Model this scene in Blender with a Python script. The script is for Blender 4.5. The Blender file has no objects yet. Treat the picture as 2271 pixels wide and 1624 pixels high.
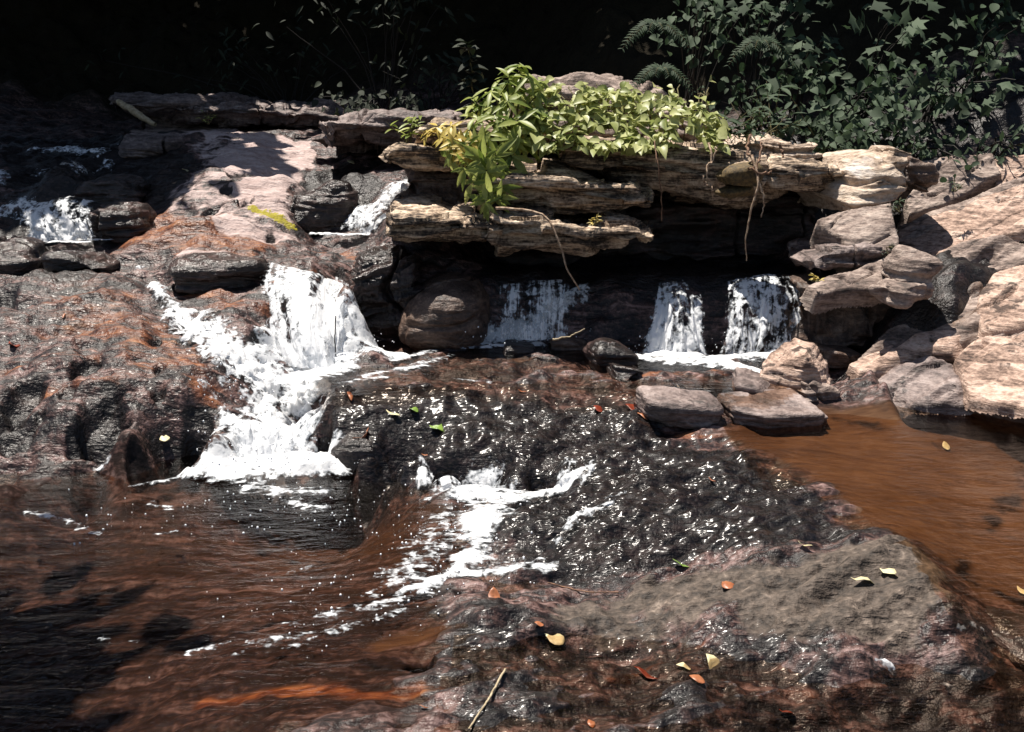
import bpy, bmesh, math, random
import numpy as np
from mathutils import Vector

# ------------------------------------------------------------------ camera, sky, sun, exposure
S = bpy.context.scene
COL = S.collection
R = math.radians
PITCH, CAMH = R(14.0), 1.7
cam_d = bpy.data.cameras.new("camera"); cam_d.lens = 35; cam_d.sensor_width = 36
cam_d.clip_start = 0.05; cam_d.clip_end = 400
cam = bpy.data.objects.new("camera", cam_d); COL.objects.link(cam)
cam.location = (0, 0, CAMH); cam.rotation_euler = (R(90) - PITCH, 0, 0)
S.camera = cam

SUN = Vector((-0.22, 0.16, 0.92)).normalized()
world = bpy.data.worlds.new("World"); S.world = world; world.use_nodes = True
wn = world.node_tree.nodes; wl = world.node_tree.links
bg = wn["Background"]
sky = wn.new("ShaderNodeTexSky"); sky.sky_type = 'NISHITA'; sky.sun_disc = False
sky.sun_elevation = math.asin(SUN.z); sky.sun_rotation = math.atan2(SUN.x, SUN.y)
wl.new(sky.outputs[0], bg.inputs[0]); bg.inputs[1].default_value = 0.05
sl = bpy.data.lights.new("sun", 'SUN'); sl.energy = 5.0; sl.angle = R(0.5); sl.color = (1.0, 0.93, 0.84)
so = bpy.data.objects.new("sun", sl); COL.objects.link(so)
so.rotation_euler = SUN.to_track_quat('Z', 'Y').to_euler(); so.location = (-3, 2, 12)
S.view_settings.view_transform = 'Standard'; S.view_settings.look = 'None'
S.view_settings.exposure = 0.85; S.view_settings.gamma = 1.0
S.cycles.max_bounces = 6; S.cycles.transparent_max_bounces = 24
S.cycles.sample_clamp_indirect = 4.0
S.cycles.caustics_reflective = False; S.cycles.caustics_refractive = False

# ------------------------------------------------------------------ helpers: projection and noise
K = 1024 / 2271.0                       # layout sheet units -> frame pixels
F = 1024 * 35 / 36.0
CP, SP = math.cos(PITCH), math.sin(PITCH)

def ray(vx, vy):
    u = (vx * K - 512) / F; v = (366 - vy * K) / F
    return np.array([u, CP + v * SP, -SP + v * CP])

def at_y(vx, vy, Y):
    d = ray(vx, vy); t = Y / d[1]
    return np.array([d[0] * t, Y, CAMH + d[2] * t])

def at_z(vx, vy, z):
    d = ray(vx, vy); t = (z - CAMH) / d[2]
    return np.array([d[0] * t, d[1] * t, z])

def _hash(ix, iy, iz, seed):
    h = (ix * 374761393 + iy * 668265263 + iz * 2147483647 + seed * 974711) & 0xFFFFFFFF
    h = ((h ^ (h >> 13)) * 1274126177) & 0xFFFFFFFF
    h = ((h ^ (h >> 16)) * 2246822519) & 0xFFFFFFFF
    return (h ^ (h >> 15)) & 0xFFFFFFFF

def noise(x, y, z=0.0, seed=0):
    """value noise in -1..1"""
    x, y, z = np.broadcast_arrays(np.asarray(x, float), np.asarray(y, float), np.asarray(z, float))
    fx, fy, fz = np.floor(x), np.floor(y), np.floor(z)
    ix, iy, iz = fx.astype(np.int64), fy.astype(np.int64), fz.astype(np.int64)
    u, v, w = x - fx, y - fy, z - fz
    u = u * u * u * (u * (u * 6 - 15) + 10); v = v * v * v * (v * (v * 6 - 15) + 10); w = w * w * w * (w * (w * 6 - 15) + 10)
    r = 0
    for dx in (0, 1):
        wx = u if dx else 1 - u
        for dy in (0, 1):
            wy = v if dy else 1 - v
            for dz in (0, 1):
                wz = w if dz else 1 - w
                r = r + wx * wy * wz * (_hash(ix + dx, iy + dy, iz + dz, seed) / 2147483648.0 - 1)
    return r

def fbm(x, y, z=0.0, o=4, seed=0, gain=0.5):
    r, a, t = 0, 1.0, 0.0
    for i in range(o):
        r = r + a * noise(x * 2.03 ** i, y * 2.03 ** i, np.asarray(z, float) * 2.03 ** i, seed + i * 17); t += a; a *= gain
    return r / t

def sstep(a, b, x):
    t = np.clip((x - a) / (b - a), 0, 1); return t * t * (3 - 2 * t)

rng = np.random.default_rng(7)
random.seed(7)

# ------------------------------------------------------------------ helpers: objects and meshes
def mesh_obj(name, verts, faces, mat=None, parent=None, smooth=True, attrs=None):
    verts = np.asarray(verts, np.float32)
    me = bpy.data.meshes.new(name)
    if isinstance(faces, np.ndarray):
        k = faces.shape[1]; n = len(faces)
        me.vertices.add(len(verts)); me.vertices.foreach_set("co", verts.ravel())
        me.loops.add(n * k); me.loops.foreach_set("vertex_index", faces.astype(np.int32).ravel())
        me.polygons.add(n)
        me.polygons.foreach_set("loop_start", np.arange(0, n * k, k, dtype=np.int32))
        me.update(calc_edges=True); me.validate()
    else:
        me.from_pydata([tuple(v) for v in verts], [], faces); me.update()
    if smooth and len(me.polygons):
        me.polygons.foreach_set("use_smooth", np.ones(len(me.polygons), bool))
    for k_, a in (attrs or {}).items():
        a = np.asarray(a, np.float32)
        if a.ndim == 1:
            at = me.attributes.new(k_, 'FLOAT', 'POINT'); at.data.foreach_set("value", a)
        else:
            at = me.attributes.new(k_, 'FLOAT_VECTOR', 'POINT'); at.data.foreach_set("vector", a.ravel())
    o = bpy.data.objects.new(name, me); COL.objects.link(o)
    if mat: me.materials.append(mat)
    if parent:
        o.parent = parent; o.location = -Vector(parent.location)
    return o

def tag(o, label=None, cat=None, group=None, kind=None):
    if label: o['label'] = label
    if cat: o['category'] = cat
    if group: o['group'] = group
    if kind: o['kind'] = kind
    return o

def empty(name, loc, label, cat, group=None):
    o = bpy.data.objects.new(name, None); COL.objects.link(o); o.location = Vector([float(c) for c in loc]); o.empty_display_size = 0.1
    return tag(o, label, cat, group)

def recenter(o, c):
    """put the origin of a one-mesh thing at its base"""
    c = np.asarray(c, np.float32); me = o.data; n = len(me.vertices); a = np.empty(n * 3, np.float32)
    me.vertices.foreach_get("co", a); a = a.reshape(-1, 3) - c; me.vertices.foreach_set("co", a.ravel()); me.update()
    o.location = Vector([float(v) for v in c]); return o

def grid_faces(nr, nc):
    i = np.arange((nr - 1) * (nc - 1)); r, c = i // (nc - 1), i % (nc - 1); a = r * nc + c
    return np.stack([a, a + 1, a + nc + 1, a + nc], 1)

def vnormals(v, f):
    n = np.zeros_like(v)
    a = v[f[:, 2]] - v[f[:, 0]]; b = v[f[:, -1]] - v[f[:, 1]]; fn = np.cross(a, b)
    for k in range(f.shape[1]): np.add.at(n, f[:, k], fn)
    return n / (np.linalg.norm(n, axis=1, keepdims=True) + 1e-12)

# ------------------------------------------------------------------ helpers: materials
class NT:
    def __init__(s, name):
        s.m = bpy.data.materials.new(name); s.m.use_nodes = True; s.t = s.m.node_tree; s.t.nodes.clear()
        s.out = s.n('OutputMaterial')
    def n(s, typ, **kw):
        nd = s.t.nodes.new('ShaderNode' + typ)
        for k, v in kw.items(): setattr(nd, k, v)
        return nd
    def put(s, sock, v):
        if isinstance(v, bpy.types.NodeSocket): s.t.links.new(v, sock)
        elif isinstance(v, (tuple, list)) and len(v) == 3 and sock.type == 'RGBA': sock.default_value = (*v, 1)
        else: sock.default_value = v
    def math(s, op, a, b=0.0, c=None, clamp=False):
        nd = s.n('Math', operation=op, use_clamp=clamp); s.put(nd.inputs[0], a); s.put(nd.inputs[1], b)
        if c is not None: s.put(nd.inputs[2], c)
        return nd.outputs[0]
    def mix(s, f, a, b, blend='MIX'):
        nd = s.n('Mix', data_type='RGBA', blend_type=blend); s.put(nd.inputs[0], f); s.put(nd.inputs[6], a); s.put(nd.inputs[7], b)
        return nd.outputs[2]
    def mixf(s, f, a, b):
        nd = s.n('Mix', data_type='FLOAT'); s.put(nd.inputs[0], f); s.put(nd.inputs[2], a); s.put(nd.inputs[3], b); return nd.outputs[0]
    def ramp(s, f, stops, interp='LINEAR'):
        nd = s.n('ValToRGB'); nd.color_ramp.interpolation = interp; el = nd.color_ramp.elements
        while len(el) < len(stops): el.new(0.5)
        for e, (p, c) in zip(el, stops):
            e.position = p; e.color = (c, c, c, 1) if isinstance(c, (int, float)) else (*c, 1)
        s.put(nd.inputs[0], f); return nd.outputs[0]
    def attr(s, name): return s.n('Attribute', attribute_name=name)
    def coords(s): return s.n('TexCoord').outputs['Object']
    def geo(s): return s.n('NewGeometry').outputs['Position']
    def mapping(s, v, scale=(1, 1, 1), rot=(0, 0, 0), loc=(0, 0, 0)):
        nd = s.n('Mapping'); s.put(nd.inputs['Vector'], v); nd.inputs['Scale'].default_value = scale
        nd.inputs['Rotation'].default_value = rot; nd.inputs['Location'].default_value = loc; return nd.outputs[0]
    def noise(s, v, scale=5, detail=4, rough=0.55, dist=0.0, col=False):
        nd = s.n('TexNoise'); s.put(nd.inputs['Vector'], v); nd.inputs['Scale'].default_value = scale
        nd.inputs['Detail'].default_value = detail; nd.inputs['Roughness'].default_value = rough; nd.inputs['Distortion'].default_value = dist
        return nd.outputs[1 if col else 0]
    def sm(s, v, a, b):
        nd = s.n('MapRange', interpolation_type='SMOOTHSTEP'); s.put(nd.inputs[0], v); nd.inputs[1].default_value = a; nd.inputs[2].default_value = b
        return nd.outputs[0]
    def bump(s, h, strength=0.5, dist=0.02, normal=None):
        nd = s.n('Bump'); s.put(nd.inputs['Height'], h); s.put(nd.inputs['Strength'], strength); nd.inputs['Distance'].default_value = dist
        if normal is not None: s.put(nd.inputs['Normal'], normal)
        return nd.outputs[0]
    def bsdf(s, color, rough=0.8, normal=None, **kw):
        b = s.n('BsdfPrincipled'); s.put(b.inputs['Base Color'], color); s.put(b.inputs['Roughness'], rough)
        if normal is not None: s.put(b.inputs['Normal'], normal)
        for k, v in kw.items(): s.put(b.inputs[k.replace('_', ' ')], v)
        s.t.links.new(b.outputs[0], s.out.inputs[0]); return b

M = {}
STRIKE = R(24)

def make_bedrock():
    t = NT("bedrock"); P = t.geo()
    a1 = t.n('SeparateXYZ'); t.put(a1.inputs[0], t.attr("paint_a").outputs['Vector'])
    a2 = t.n('SeparateXYZ'); t.put(a2.inputs[0], t.attr("paint_b").outputs['Vector'])
    a3 = t.n('SeparateXYZ'); t.put(a3.inputs[0], t.attr("paint_c").outputs['Vector'])
    dry, rust, sand = a1.outputs; dark, moss, soil = a2.outputs; film, pale, calm = a3.outputs
    st = t.mapping(P, scale=(1.3, 9, 5), rot=(0, 0, -STRIKE))
    n_st = t.noise(st, 1.6, 7, 0.65, 0.6)
    n_big = t.noise(P, 1.7, 5, 0.6, 0.3)
    n_med = t.noise(P, 9, 5, 0.65, 0.4)
    n_fine = t.noise(P, 42, 2, 0.6)
    st2 = t.mapping(P, scale=(5, 30, 24), rot=(0, 0, -STRIKE))
    n_st2 = t.noise(st2, 1.2, 2.5, 0.6, 0.3)
    mixn = t.math('ADD', t.math('MULTIPLY', n_st, 0.55), t.math('ADD', t.math('MULTIPLY', n_st2, 0.3), t.math('MULTIPLY', n_fine, 0.25)))
    mixn = t.math('ADD', t.math('MULTIPLY', t.math('SUBTRACT', mixn, 0.55), 1.6), 0.52)
    wet = t.ramp(mixn, [(0.36, (0.005, 0.004, 0.004)), (0.48, (0.024, 0.015, 0.015)), (0.58, (0.092, 0.052, 0.044)), (0.70, (0.23, 0.15, 0.138))])
    wet = t.mix(t.math('MULTIPLY', t.sm(n_med, 0.48, 0.62), 0.8), wet, (0.012, 0.010, 0.010))
    # algae: orange and rust streaks
    rf = t.math('MULTIPLY', t.sm(t.math('ADD', rust, t.math('MULTIPLY', t.math('SUBTRACT', n_st, 0.5), 1.9)), 0.30, 0.80), 0.92)
    rcol = t.ramp(t.math('ADD', t.math('MULTIPLY', n_st2, 0.6), t.math('MULTIPLY', n_med, 0.4)), [(0.38, (0.035, 0.011, 0.007)), (0.5, (0.13, 0.042, 0.018)), (0.60, (0.27, 0.105, 0.04)), (0.72, (0.40, 0.21, 0.10))])
    c = t.mix(rf, wet, rcol)
    scol = t.ramp(t.math('ADD', t.math('MULTIPLY', n_st2, 0.5), t.math('MULTIPLY', n_big, 0.5)), [(0.38, (0.030, 0.015, 0.010)), (0.5, (0.085, 0.042, 0.023)), (0.64, (0.165, 0.090, 0.048))])
    c = t.mix(t.sm(t.math('ADD', sand, t.math('MULTIPLY', t.math('SUBTRACT', n_med, 0.5), 0.9)), 0.30, 0.75), c, scol)
    c = t.mix(t.math('MULTIPLY', calm, t.math('MULTIPLY', t.math('SUBTRACT', 1.0, t.sm(rust, 0.55, 0.9)), 0.55)), c, t.mix(sand, (0.022, 0.013, 0.010), (0.058, 0.032, 0.019)))
    # dry pinkish gneiss
    dcol = t.ramp(t.math('ADD', t.math('MULTIPLY', n_st, 0.5), t.math('ADD', t.math('MULTIPLY', n_st2, 0.3), t.math('MULTIPLY', n_fine, 0.2))),
                  [(0.33, (0.13, 0.085, 0.075)), (0.44, (0.33, 0.245, 0.225)), (0.56, (0.46, 0.365, 0.34)), (0.7, (0.58, 0.48, 0.45))])
    df = t.sm(t.math('ADD', dry, t.math('ADD', t.math('MULTIPLY', t.math('SUBTRACT', n_med, 0.5), 0.9), t.math('MULTIPLY', t.math('SUBTRACT', n_st, 0.5), 0.7))), 0.38, 0.58)
    c = t.mix(df, c, dcol)
    # damp olive grey slab
    pcol = t.ramp(t.math('ADD', t.math('MULTIPLY', n_st, 0.35), t.math('ADD', t.math('MULTIPLY', n_fine, 0.4), t.math('MULTIPLY', n_med, 0.25))),
                  [(0.38, (0.020, 0.016, 0.013)), (0.48, (0.060, 0.046, 0.036)), (0.57, (0.115, 0.089, 0.071)), (0.68, (0.29, 0.23, 0.185))])
    pf = t.sm(t.math('ADD', pale, t.math('MULTIPLY', t.math('SUBTRACT', n_med, 0.5), 0.8)), 0.36, 0.62)
    c = t.mix(pf, c, pcol)
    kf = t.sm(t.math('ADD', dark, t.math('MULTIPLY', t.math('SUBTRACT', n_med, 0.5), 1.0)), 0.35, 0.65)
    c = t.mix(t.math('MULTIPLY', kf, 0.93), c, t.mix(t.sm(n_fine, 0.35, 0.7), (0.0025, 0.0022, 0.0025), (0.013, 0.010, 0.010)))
    mf = t.sm(t.math('ADD', moss, t.math('MULTIPLY', t.math('SUBTRACT', n_fine, 0.5), 1.2)), 0.4, 0.6)
    c = t.mix(mf, c, t.mix(n_fine, (0.12, 0.10, 0.005), (0.42, 0.36, 0.03)))
    c = t.mix(soil, c, t.mix(n_med, (0.006, 0.005, 0.003), (0.030, 0.024, 0.014)))
    # relief, with a running film of water where it flows
    rock_h = t.math('ADD', t.math('MULTIPLY', n_st2, 0.6), t.math('ADD', t.math('MULTIPLY', n_fine, 0.5), t.math('MULTIPLY', n_st, 0.8)))
    nb = t.bump(rock_h, t.mixf(calm, 0.9, 0.15), 0.022)
    rip = t.noise(t.mapping(P, scale=(0.42, 1.75, 1.2), rot=(0, 0, R(28))), 19, 1.5, 0.5, 1.0)
    rip2 = t.noise(P, 9, 2, 0.5, 0.6)
    nf = t.bump(t.math('ADD', rip, t.math('MULTIPLY', rip2, 1.6)), t.math('ADD', 0.25, t.math('MULTIPLY', t.sm(n_big, 0.36, 0.66), 0.75)), 0.030)
    rough = t.mixf(t.math('MAXIMUM', df, t.math('MAXIMUM', soil, t.math('MULTIPLY', pf, 0.75))), t.math('ADD', 0.22, t.math('MULTIPLY', n_med, 0.45)), 0.85)
    b = t.bsdf(c, rough, nb)
    t.put(b.inputs['Specular IOR Level'], t.math('MULTIPLY', t.mixf(soil, 0.38, 0.1), t.math('SUBTRACT', 1.0, t.math('MAXIMUM', t.math('MULTIPLY', film, 0.85), t.math('MULTIPLY', calm, 0.97)))))
    t.put(b.inputs['Coat Weight'], film); b.inputs['Coat Roughness'].default_value = 0.20; b.inputs['Coat IOR'].default_value = 1.33
    t.t.links.new(nf, b.inputs['Coat Normal'])
    M['bedrock'] = t.m

def make_rock(key, stops, tilt=0.0, sscale=7.0, patch=None, rough=0.85, wetc=False, fleck=None):
    """layered rock: colour bands along the bedding, lichen patches, grain"""
    t = NT(key); P = t.geo()
    sx = t.mapping(P, scale=(1.0, 1.0, sscale), rot=(0, tilt, 0))
    n_st = t.noise(sx, 2.6, 7, 0.68, 0.5); n_st2 = t.noise(sx, 11, 5, 0.65, 0.3)
    n_m = t.noise(P, 6, 5, 0.65, 0.4); n_f = t.noise(P, 45, 2, 0.6)
    f = t.math('ADD', t.math('MULTIPLY', n_st, 0.4), t.math('ADD', t.math('MULTIPLY', n_st2, 0.3), t.math('ADD', t.math('MULTIPLY', n_f, 0.15), t.math('MULTIPLY', n_m, 0.15))))
    f = t.math('ADD', t.math('MULTIPLY', t.math('SUBTRACT', f, 0.5), 1.7), 0.5)
    c = t.ramp(f, stops)
    if patch: c = t.mix(t.sm(t.math('ADD', n_m, t.math('MULTIPLY', t.math('SUBTRACT', n_st2, 0.5), 0.5)), patch[1], patch[1] + 0.12), c, t.mix(n_f, patch[0], tuple(v * 2.2 for v in patch[0])))
    if fleck: c = t.mix(t.sm(t.noise(P, 3.1, 4, 0.6, 0.5), fleck[1], fleck[1] + 0.1), c, fleck[0])
    h = t.math('ADD', t.math('MULTIPLY', n_st2, 1.0), t.math('ADD', t.math('MULTIPLY', n_f, 0.35), t.math('MULTIPLY', n_st, 0.8)))
    t.bsdf(c, rough, t.bump(h, 0.9, 0.02))
    M[key] = t.m

def make_foam():
    t = NT("white_water"); P = t.geo()
    d = t.attr("thick").outputs['Fac']
    flow = t.attr("flow").outputs['Vector']
    n1 = t.noise(flow, 1.0, 2.5, 0.55, 0.4); n2 = t.noise(P, 20, 2.5, 0.55, 0.6); n3 = t.noise(P, 60, 1, 0.6)
    nn = t.math('ADD', t.math('MULTIPLY', n1, 0.44), t.math('ADD', t.math('MULTIPLY', n2, 0.50), t.math('MULTIPLY', n3, 0.16)))
    v = t.math('ADD', d, t.math('MULTIPLY', t.math('SUBTRACT', nn, 0.55), 5.2))
    al = t.math('MULTIPLY', t.sm(v, 0.12, 1.0), 0.98)
    b = t.n('BsdfPrincipled'); t.put(b.inputs['Base Color'], t.mix(t.sm(v, 0.4, 1.1), (0.62, 0.66, 0.70), (0.93, 0.94, 0.95)))
    b.inputs['Roughness'].default_value = 0.35; b.inputs['IOR'].default_value = 1.33
    t.put(b.inputs['Normal'], t.bump(nn, 0.35, 0.03))
    tl = t.n('BsdfTranslucent'); t.put(tl.inputs[0], (0.85, 0.87, 0.9))
    m0 = t.n('MixShader'); m0.inputs[0].default_value = 0.25; t.t.links.new(b.outputs[0], m0.inputs[1]); t.t.links.new(tl.outputs[0], m0.inputs[2])
    tr = t.n('BsdfTransparent'); mx = t.n('MixShader'); t.put(mx.inputs[0], al)
    t.t.links.new(tr.outputs[0], mx.inputs[1]); t.t.links.new(m0.outputs[0], mx.inputs[2]); t.t.links.new(mx.outputs[0], t.out.inputs[0])
    M['foam'] = t.m
    t = NT("water_drop"); t.bsdf((0.9, 0.92, 0.94), 0.2); M['drop'] = t.m

def make_water(key, tint, scale=9, rot=0.3, strength=0.35, dist=0.03):
    t = NT(key); P = t.geo()
    w = t.mapping(P, scale=(0.55, 1.6, 1), rot=(0, 0, rot))
    n = t.math('ADD', t.noise(w, scale, 4, 0.6, 0.7), t.math('MULTIPLY', t.noise(w, scale * 4, 3, 0.6, 0.5), 0.35))
    nb = t.bump(n, strength, dist)
    tr = t.n('BsdfTransparent'); t.put(tr.inputs[0], tint)
    gl = t.n('BsdfGlossy'); gl.inputs['Roughness'].default_value = 0.06; t.put(gl.inputs['Normal'], nb)
    fr = t.n('Fresnel'); fr.inputs[0].default_value = 1.33; t.put(fr.inputs['Normal'], nb)
    mx = t.n('MixShader'); t.put(mx.inputs[0], fr.outputs[0]); t.t.links.new(tr.outputs[0], mx.inputs[1]); t.t.links.new(gl.outputs[0], mx.inputs[2])
    t.t.links.new(mx.outputs[0], t.out.inputs[0]); M[key] = t.m

def make_leaf(key, lo, hi, trans=0.35, rough=0.45, spots=None):
    t = NT(key)
    v = t.attr("shade").outputs['Fac']; P = t.geo()
    c = t.mix(v, lo, hi); c = t.mix(t.math('MULTIPLY', t.sm(t.noise(P, 60, 3), 0.5, 0.75), 0.35), c, tuple(x * 0.6 for x in lo))
    if spots: c = t.mix(t.sm(t.noise(P, spots[1], 3), spots[2], spots[2] + 0.08), c, spots[0])
    b = t.n('BsdfPrincipled'); t.put(b.inputs['Base Color'], c); b.inputs['Roughness'].default_value = rough
    tl = t.n('BsdfTranslucent'); t.put(tl.inputs[0], t.mix(0.5, c, (0.5, 0.6, 0.05), 'MULTIPLY'))
    t.put(tl.inputs[0], c)
    mx = t.n('MixShader'); mx.inputs[0].default_value = trans; t.t.links.new(b.outputs[0], mx.inputs[1]); t.t.links.new(tl.outputs[0], mx.inputs[2])
    t.t.links.new(mx.outputs[0], t.out.inputs[0]); M[key] = t.m

def make_plain(key, a, b, scale=30, rough=0.8):
    t = NT(key); P = t.geo(); n = t.noise(P, scale, 4, 0.65)
    t.bsdf(t.mix(t.sm(n, 0.35, 0.65), a, b), rough, t.bump(n, 0.5, 0.01)); M[key] = t.m

make_bedrock(); make_foam()
make_rock('rock_gold', [(0.36, (0.022, 0.016, 0.013)), (0.45, (0.085, 0.058, 0.040)), (0.53, (0.38, 0.28, 0.195)), (0.64, (0.68, 0.56, 0.43))], tilt=R(-6), sscale=9, patch=((0.030, 0.027, 0.025), 0.60))
make_rock('rock_grey', [(0.34, (0.05, 0.038, 0.032)), (0.46, (0.17, 0.125, 0.105)), (0.55, (0.30, 0.235, 0.20)), (0.68, (0.46, 0.375, 0.32))], tilt=R(14), sscale=5, patch=((0.07, 0.055, 0.045), 0.62))
make_rock('rock_pale', [(0.34, (0.10, 0.065, 0.045)), (0.45, (0.36, 0.27, 0.20)), (0.54, (0.52, 0.42, 0.33)), (0.68, (0.66, 0.56, 0.47))], tilt=R(20), sscale=4, patch=((0.10, 0.06, 0.035), 0.62), fleck=((0.66, 0.60, 0.55), 0.6))
make_rock('rock_ramp', [(0.33, (0.05, 0.030, 0.022)), (0.43, (0.22, 0.145, 0.11)), (0.52, (0.43, 0.30, 0.235)), (0.64, (0.62, 0.475, 0.39))], tilt=R(24), sscale=6, patch=((0.040, 0.026, 0.020), 0.56))
make_rock('rock_purple', [(0.35, (0.035, 0.025, 0.022)), (0.47, (0.115, 0.085, 0.078)), (0.56, (0.215, 0.165, 0.150)), (0.70, (0.38, 0.31, 0.285))], tilt=R(5), sscale=5, patch=((0.03, 0.024, 0.022), 0.62), rough=0.6)
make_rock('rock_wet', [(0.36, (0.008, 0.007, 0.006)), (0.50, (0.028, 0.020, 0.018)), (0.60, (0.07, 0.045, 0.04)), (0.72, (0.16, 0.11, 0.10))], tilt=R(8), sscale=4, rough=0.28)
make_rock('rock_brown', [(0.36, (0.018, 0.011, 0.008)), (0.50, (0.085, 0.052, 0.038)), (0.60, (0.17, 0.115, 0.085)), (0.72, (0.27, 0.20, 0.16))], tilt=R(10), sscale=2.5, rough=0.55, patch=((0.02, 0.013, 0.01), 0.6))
make_water('pool_brown', (0.92, 0.80, 0.68), 7, R(-20), 0.30, 0.03)
make_water('pool_dark', (0.84, 0.75, 0.68), 6, R(-15), 0.32, 0.04)
make_leaf('leaf_bright', (0.13, 0.20, 0.025), (0.50, 0.54, 0.16), 0.5)
make_leaf('leaf_vine', (0.22, 0.27, 0.07), (0.56, 0.57, 0.26), 0.4)
make_leaf('leaf_yellow', (0.50, 0.38, 0.06), (0.62, 0.50, 0.15), 0.35)
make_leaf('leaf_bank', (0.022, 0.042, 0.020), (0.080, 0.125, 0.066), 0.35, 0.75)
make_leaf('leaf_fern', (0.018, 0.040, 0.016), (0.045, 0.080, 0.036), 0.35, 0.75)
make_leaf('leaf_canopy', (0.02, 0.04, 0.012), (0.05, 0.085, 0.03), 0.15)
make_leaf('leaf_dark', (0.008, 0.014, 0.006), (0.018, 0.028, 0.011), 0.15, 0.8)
make_leaf('fallen_cream', (0.60, 0.52, 0.28), (0.78, 0.72, 0.45), 0.15, 0.5)
make_leaf('fallen_orange', (0.26, 0.075, 0.03), (0.46, 0.19, 0.09), 0.15, 0.4)
make_leaf('fallen_red', (0.16, 0.024, 0.012), (0.28, 0.06, 0.03), 0.15, 0.4)
make_leaf('fallen_green', (0.10, 0.20, 0.03), (0.25, 0.36, 0.07), 0.15, 0.4)
make_plain('bark', (0.006, 0.005, 0.004), (0.016, 0.013, 0.010), 18)
make_plain('stem', (0.05, 0.04, 0.015), (0.14, 0.12, 0.04), 40)
make_plain('root', (0.20, 0.12, 0.07), (0.48, 0.36, 0.25), 40)
make_plain('root_dark', (0.07, 0.035, 0.02), (0.24, 0.13, 0.075), 40)
make_plain('twig', (0.26, 0.20, 0.12), (0.46, 0.38, 0.25), 40)
make_plain('moss_brown', (0.035, 0.024, 0.010), (0.13, 0.085, 0.03), 40)
# ------------------------------------------------------------------ the rocky stream bed and its banks (one sheet)
CTRL = [  # layout x, layout y, height
 (0,1150,-.15),(200,1150,-.2),(400,1120,-.22),(600,1150,-.25),(800,1150,-.22),(300,1250,-.22),(600,1280,-.2),(850,1230,-.12),(0,1300,-.25),
 (0,1450,-.22),(300,1450,-.16),(600,1400,-.1),(0,1620,-.25),(300,1600,-.14),(600,1560,-.05),(800,1530,-.02),(900,1420,-.05),(750,1380,-.07),(450,1500,-.10),
 (100,1070,0),(250,1055,0.01),(400,1060,-.02),(0,1085,.01),(560,1050,-.05),(700,1040,-.04),
 (0,1000,.1),(150,970,.15),(300,970,.17),(480,970,.16),(0,880,.3),(200,860,.34),(400,850,.36),(0,760,.48),(200,740,.52),(350,730,.54),(0,660,.64),(200,640,.68),(290,620,.72),(0,590,.74),(150,570,.78),
 (350,640,.63),(430,740,.47),(540,830,.31),(560,920,.18),(600,1000,.04),
 (400,590,.77),(500,600,.76),(600,640,.68),(500,690,.6),(590,720,.54),(610,760,.44),
 (620,585,.79),(700,600,.77),(775,625,.74),(650,790,.31),(720,795,.32),(790,770,.32),
 (850,790,.30),(950,800,.3),(1050,780,.3),(1200,795,.3),(1150,840,.3),(1000,850,.295),(1300,830,.3),(1450,830,.3),(1600,830,.3),(1700,850,.28),
 (760,835,.27),(680,870,.2),(640,930,.1),
 (730,870,.28),(800,900,.245),(900,910,.235),(1000,920,.225),(1150,930,.22),(1300,920,.235),(1400,900,.26),(740,960,.15),(800,1000,.11),(900,1000,.13),(1000,1000,.13),(1150,1000,.135),(1300,1000,.15),(900,1045,.05),(1000,1060,.05),(1130,1060,.045),(1250,1050,.07),
 (780,1065,-.06),(900,1095,-.10),(1000,1105,-.10),(1100,1115,-.08),(1200,1105,-.04),(740,1020,.03),(690,970,.01),
 (1500,950,.22),(1600,970,.2),(1400,1060,.12),(1070,1220,-.03),(1300,1095,.10),(1350,1110,.11),(1500,1150,.145),(1800,1150,.195),(1250,1275,.01),(1500,1250,.09),(1800,1215,.165),(1150,1150,.06),(1650,1040,.2),(1600,1100,.175),
 (1700,960,.18),(1750,990,.17),(1900,1000,.13),(2200,950,.1),(2100,1100,.05),(2271,1250,.0),(2000,1100,.12),(2200,1350,.04),(2271,1000,.08),
 (1820,1065,.205),(1885,1140,.205),(2000,1190,.205),(2080,1260,.205),(2130,1330,.19),(1660,995,.2),
 (1300,1340,.06),(1600,1300,.125),(1900,1250,.2),(2020,1225,.22),(2050,1330,.18),(1900,1425,.09),(1700,1390,.075),(1500,1365,.055),
 (2000,1500,.0),(2200,1450,.03),(2271,1550,-.02),(2000,1610,-.05),(1700,1500,-.02),(1500,1430,.0),(1300,1430,0),(1200,1400,.02),(1100,1335,.03),(1000,1335,0.01),(1050,1430,.0),(1200,1540,.03),(1100,1580,.035),(1500,1550,.02),(1800,1600,0.0),(1300,1610,.0),
 (1850,880,.24),(1900,860,.28),(1850,790,.30),(2000,860,.33),(2150,890,.26),(2271,900,.24),(2271,800,.5),(2271,700,.72),(2271,600,.9),(2271,500,1.1),(2271,405,1.3),
 (2000,490,1.08),(2000,600,.85),(2000,700,.6),(2000,780,.45),(2150,450,1.22),(2150,550,1.0),(2150,650,.75),(2150,780,.5),
 (920,410,1.25),(830,530,.87),(480,300,1.55),(690,312,1.5),(460,380,1.3),(650,400,1.24),(430,440,1.13),(640,470,1.05),(600,535,.87),(350,480,1.0),(330,545,.86),(760,390,1.27),(730,450,1.06),(700,525,.87),
 (150,540,.84),(50,540,.84),(260,540,.85),(150,445,1.10),(240,450,1.08),(30,445,1.10),(140,385,1.26),(140,425,1.13),(140,345,1.42),(260,400,1.2),(300,430,1.13),
]
P = [at_z(*c) for c in CTRL]
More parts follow.
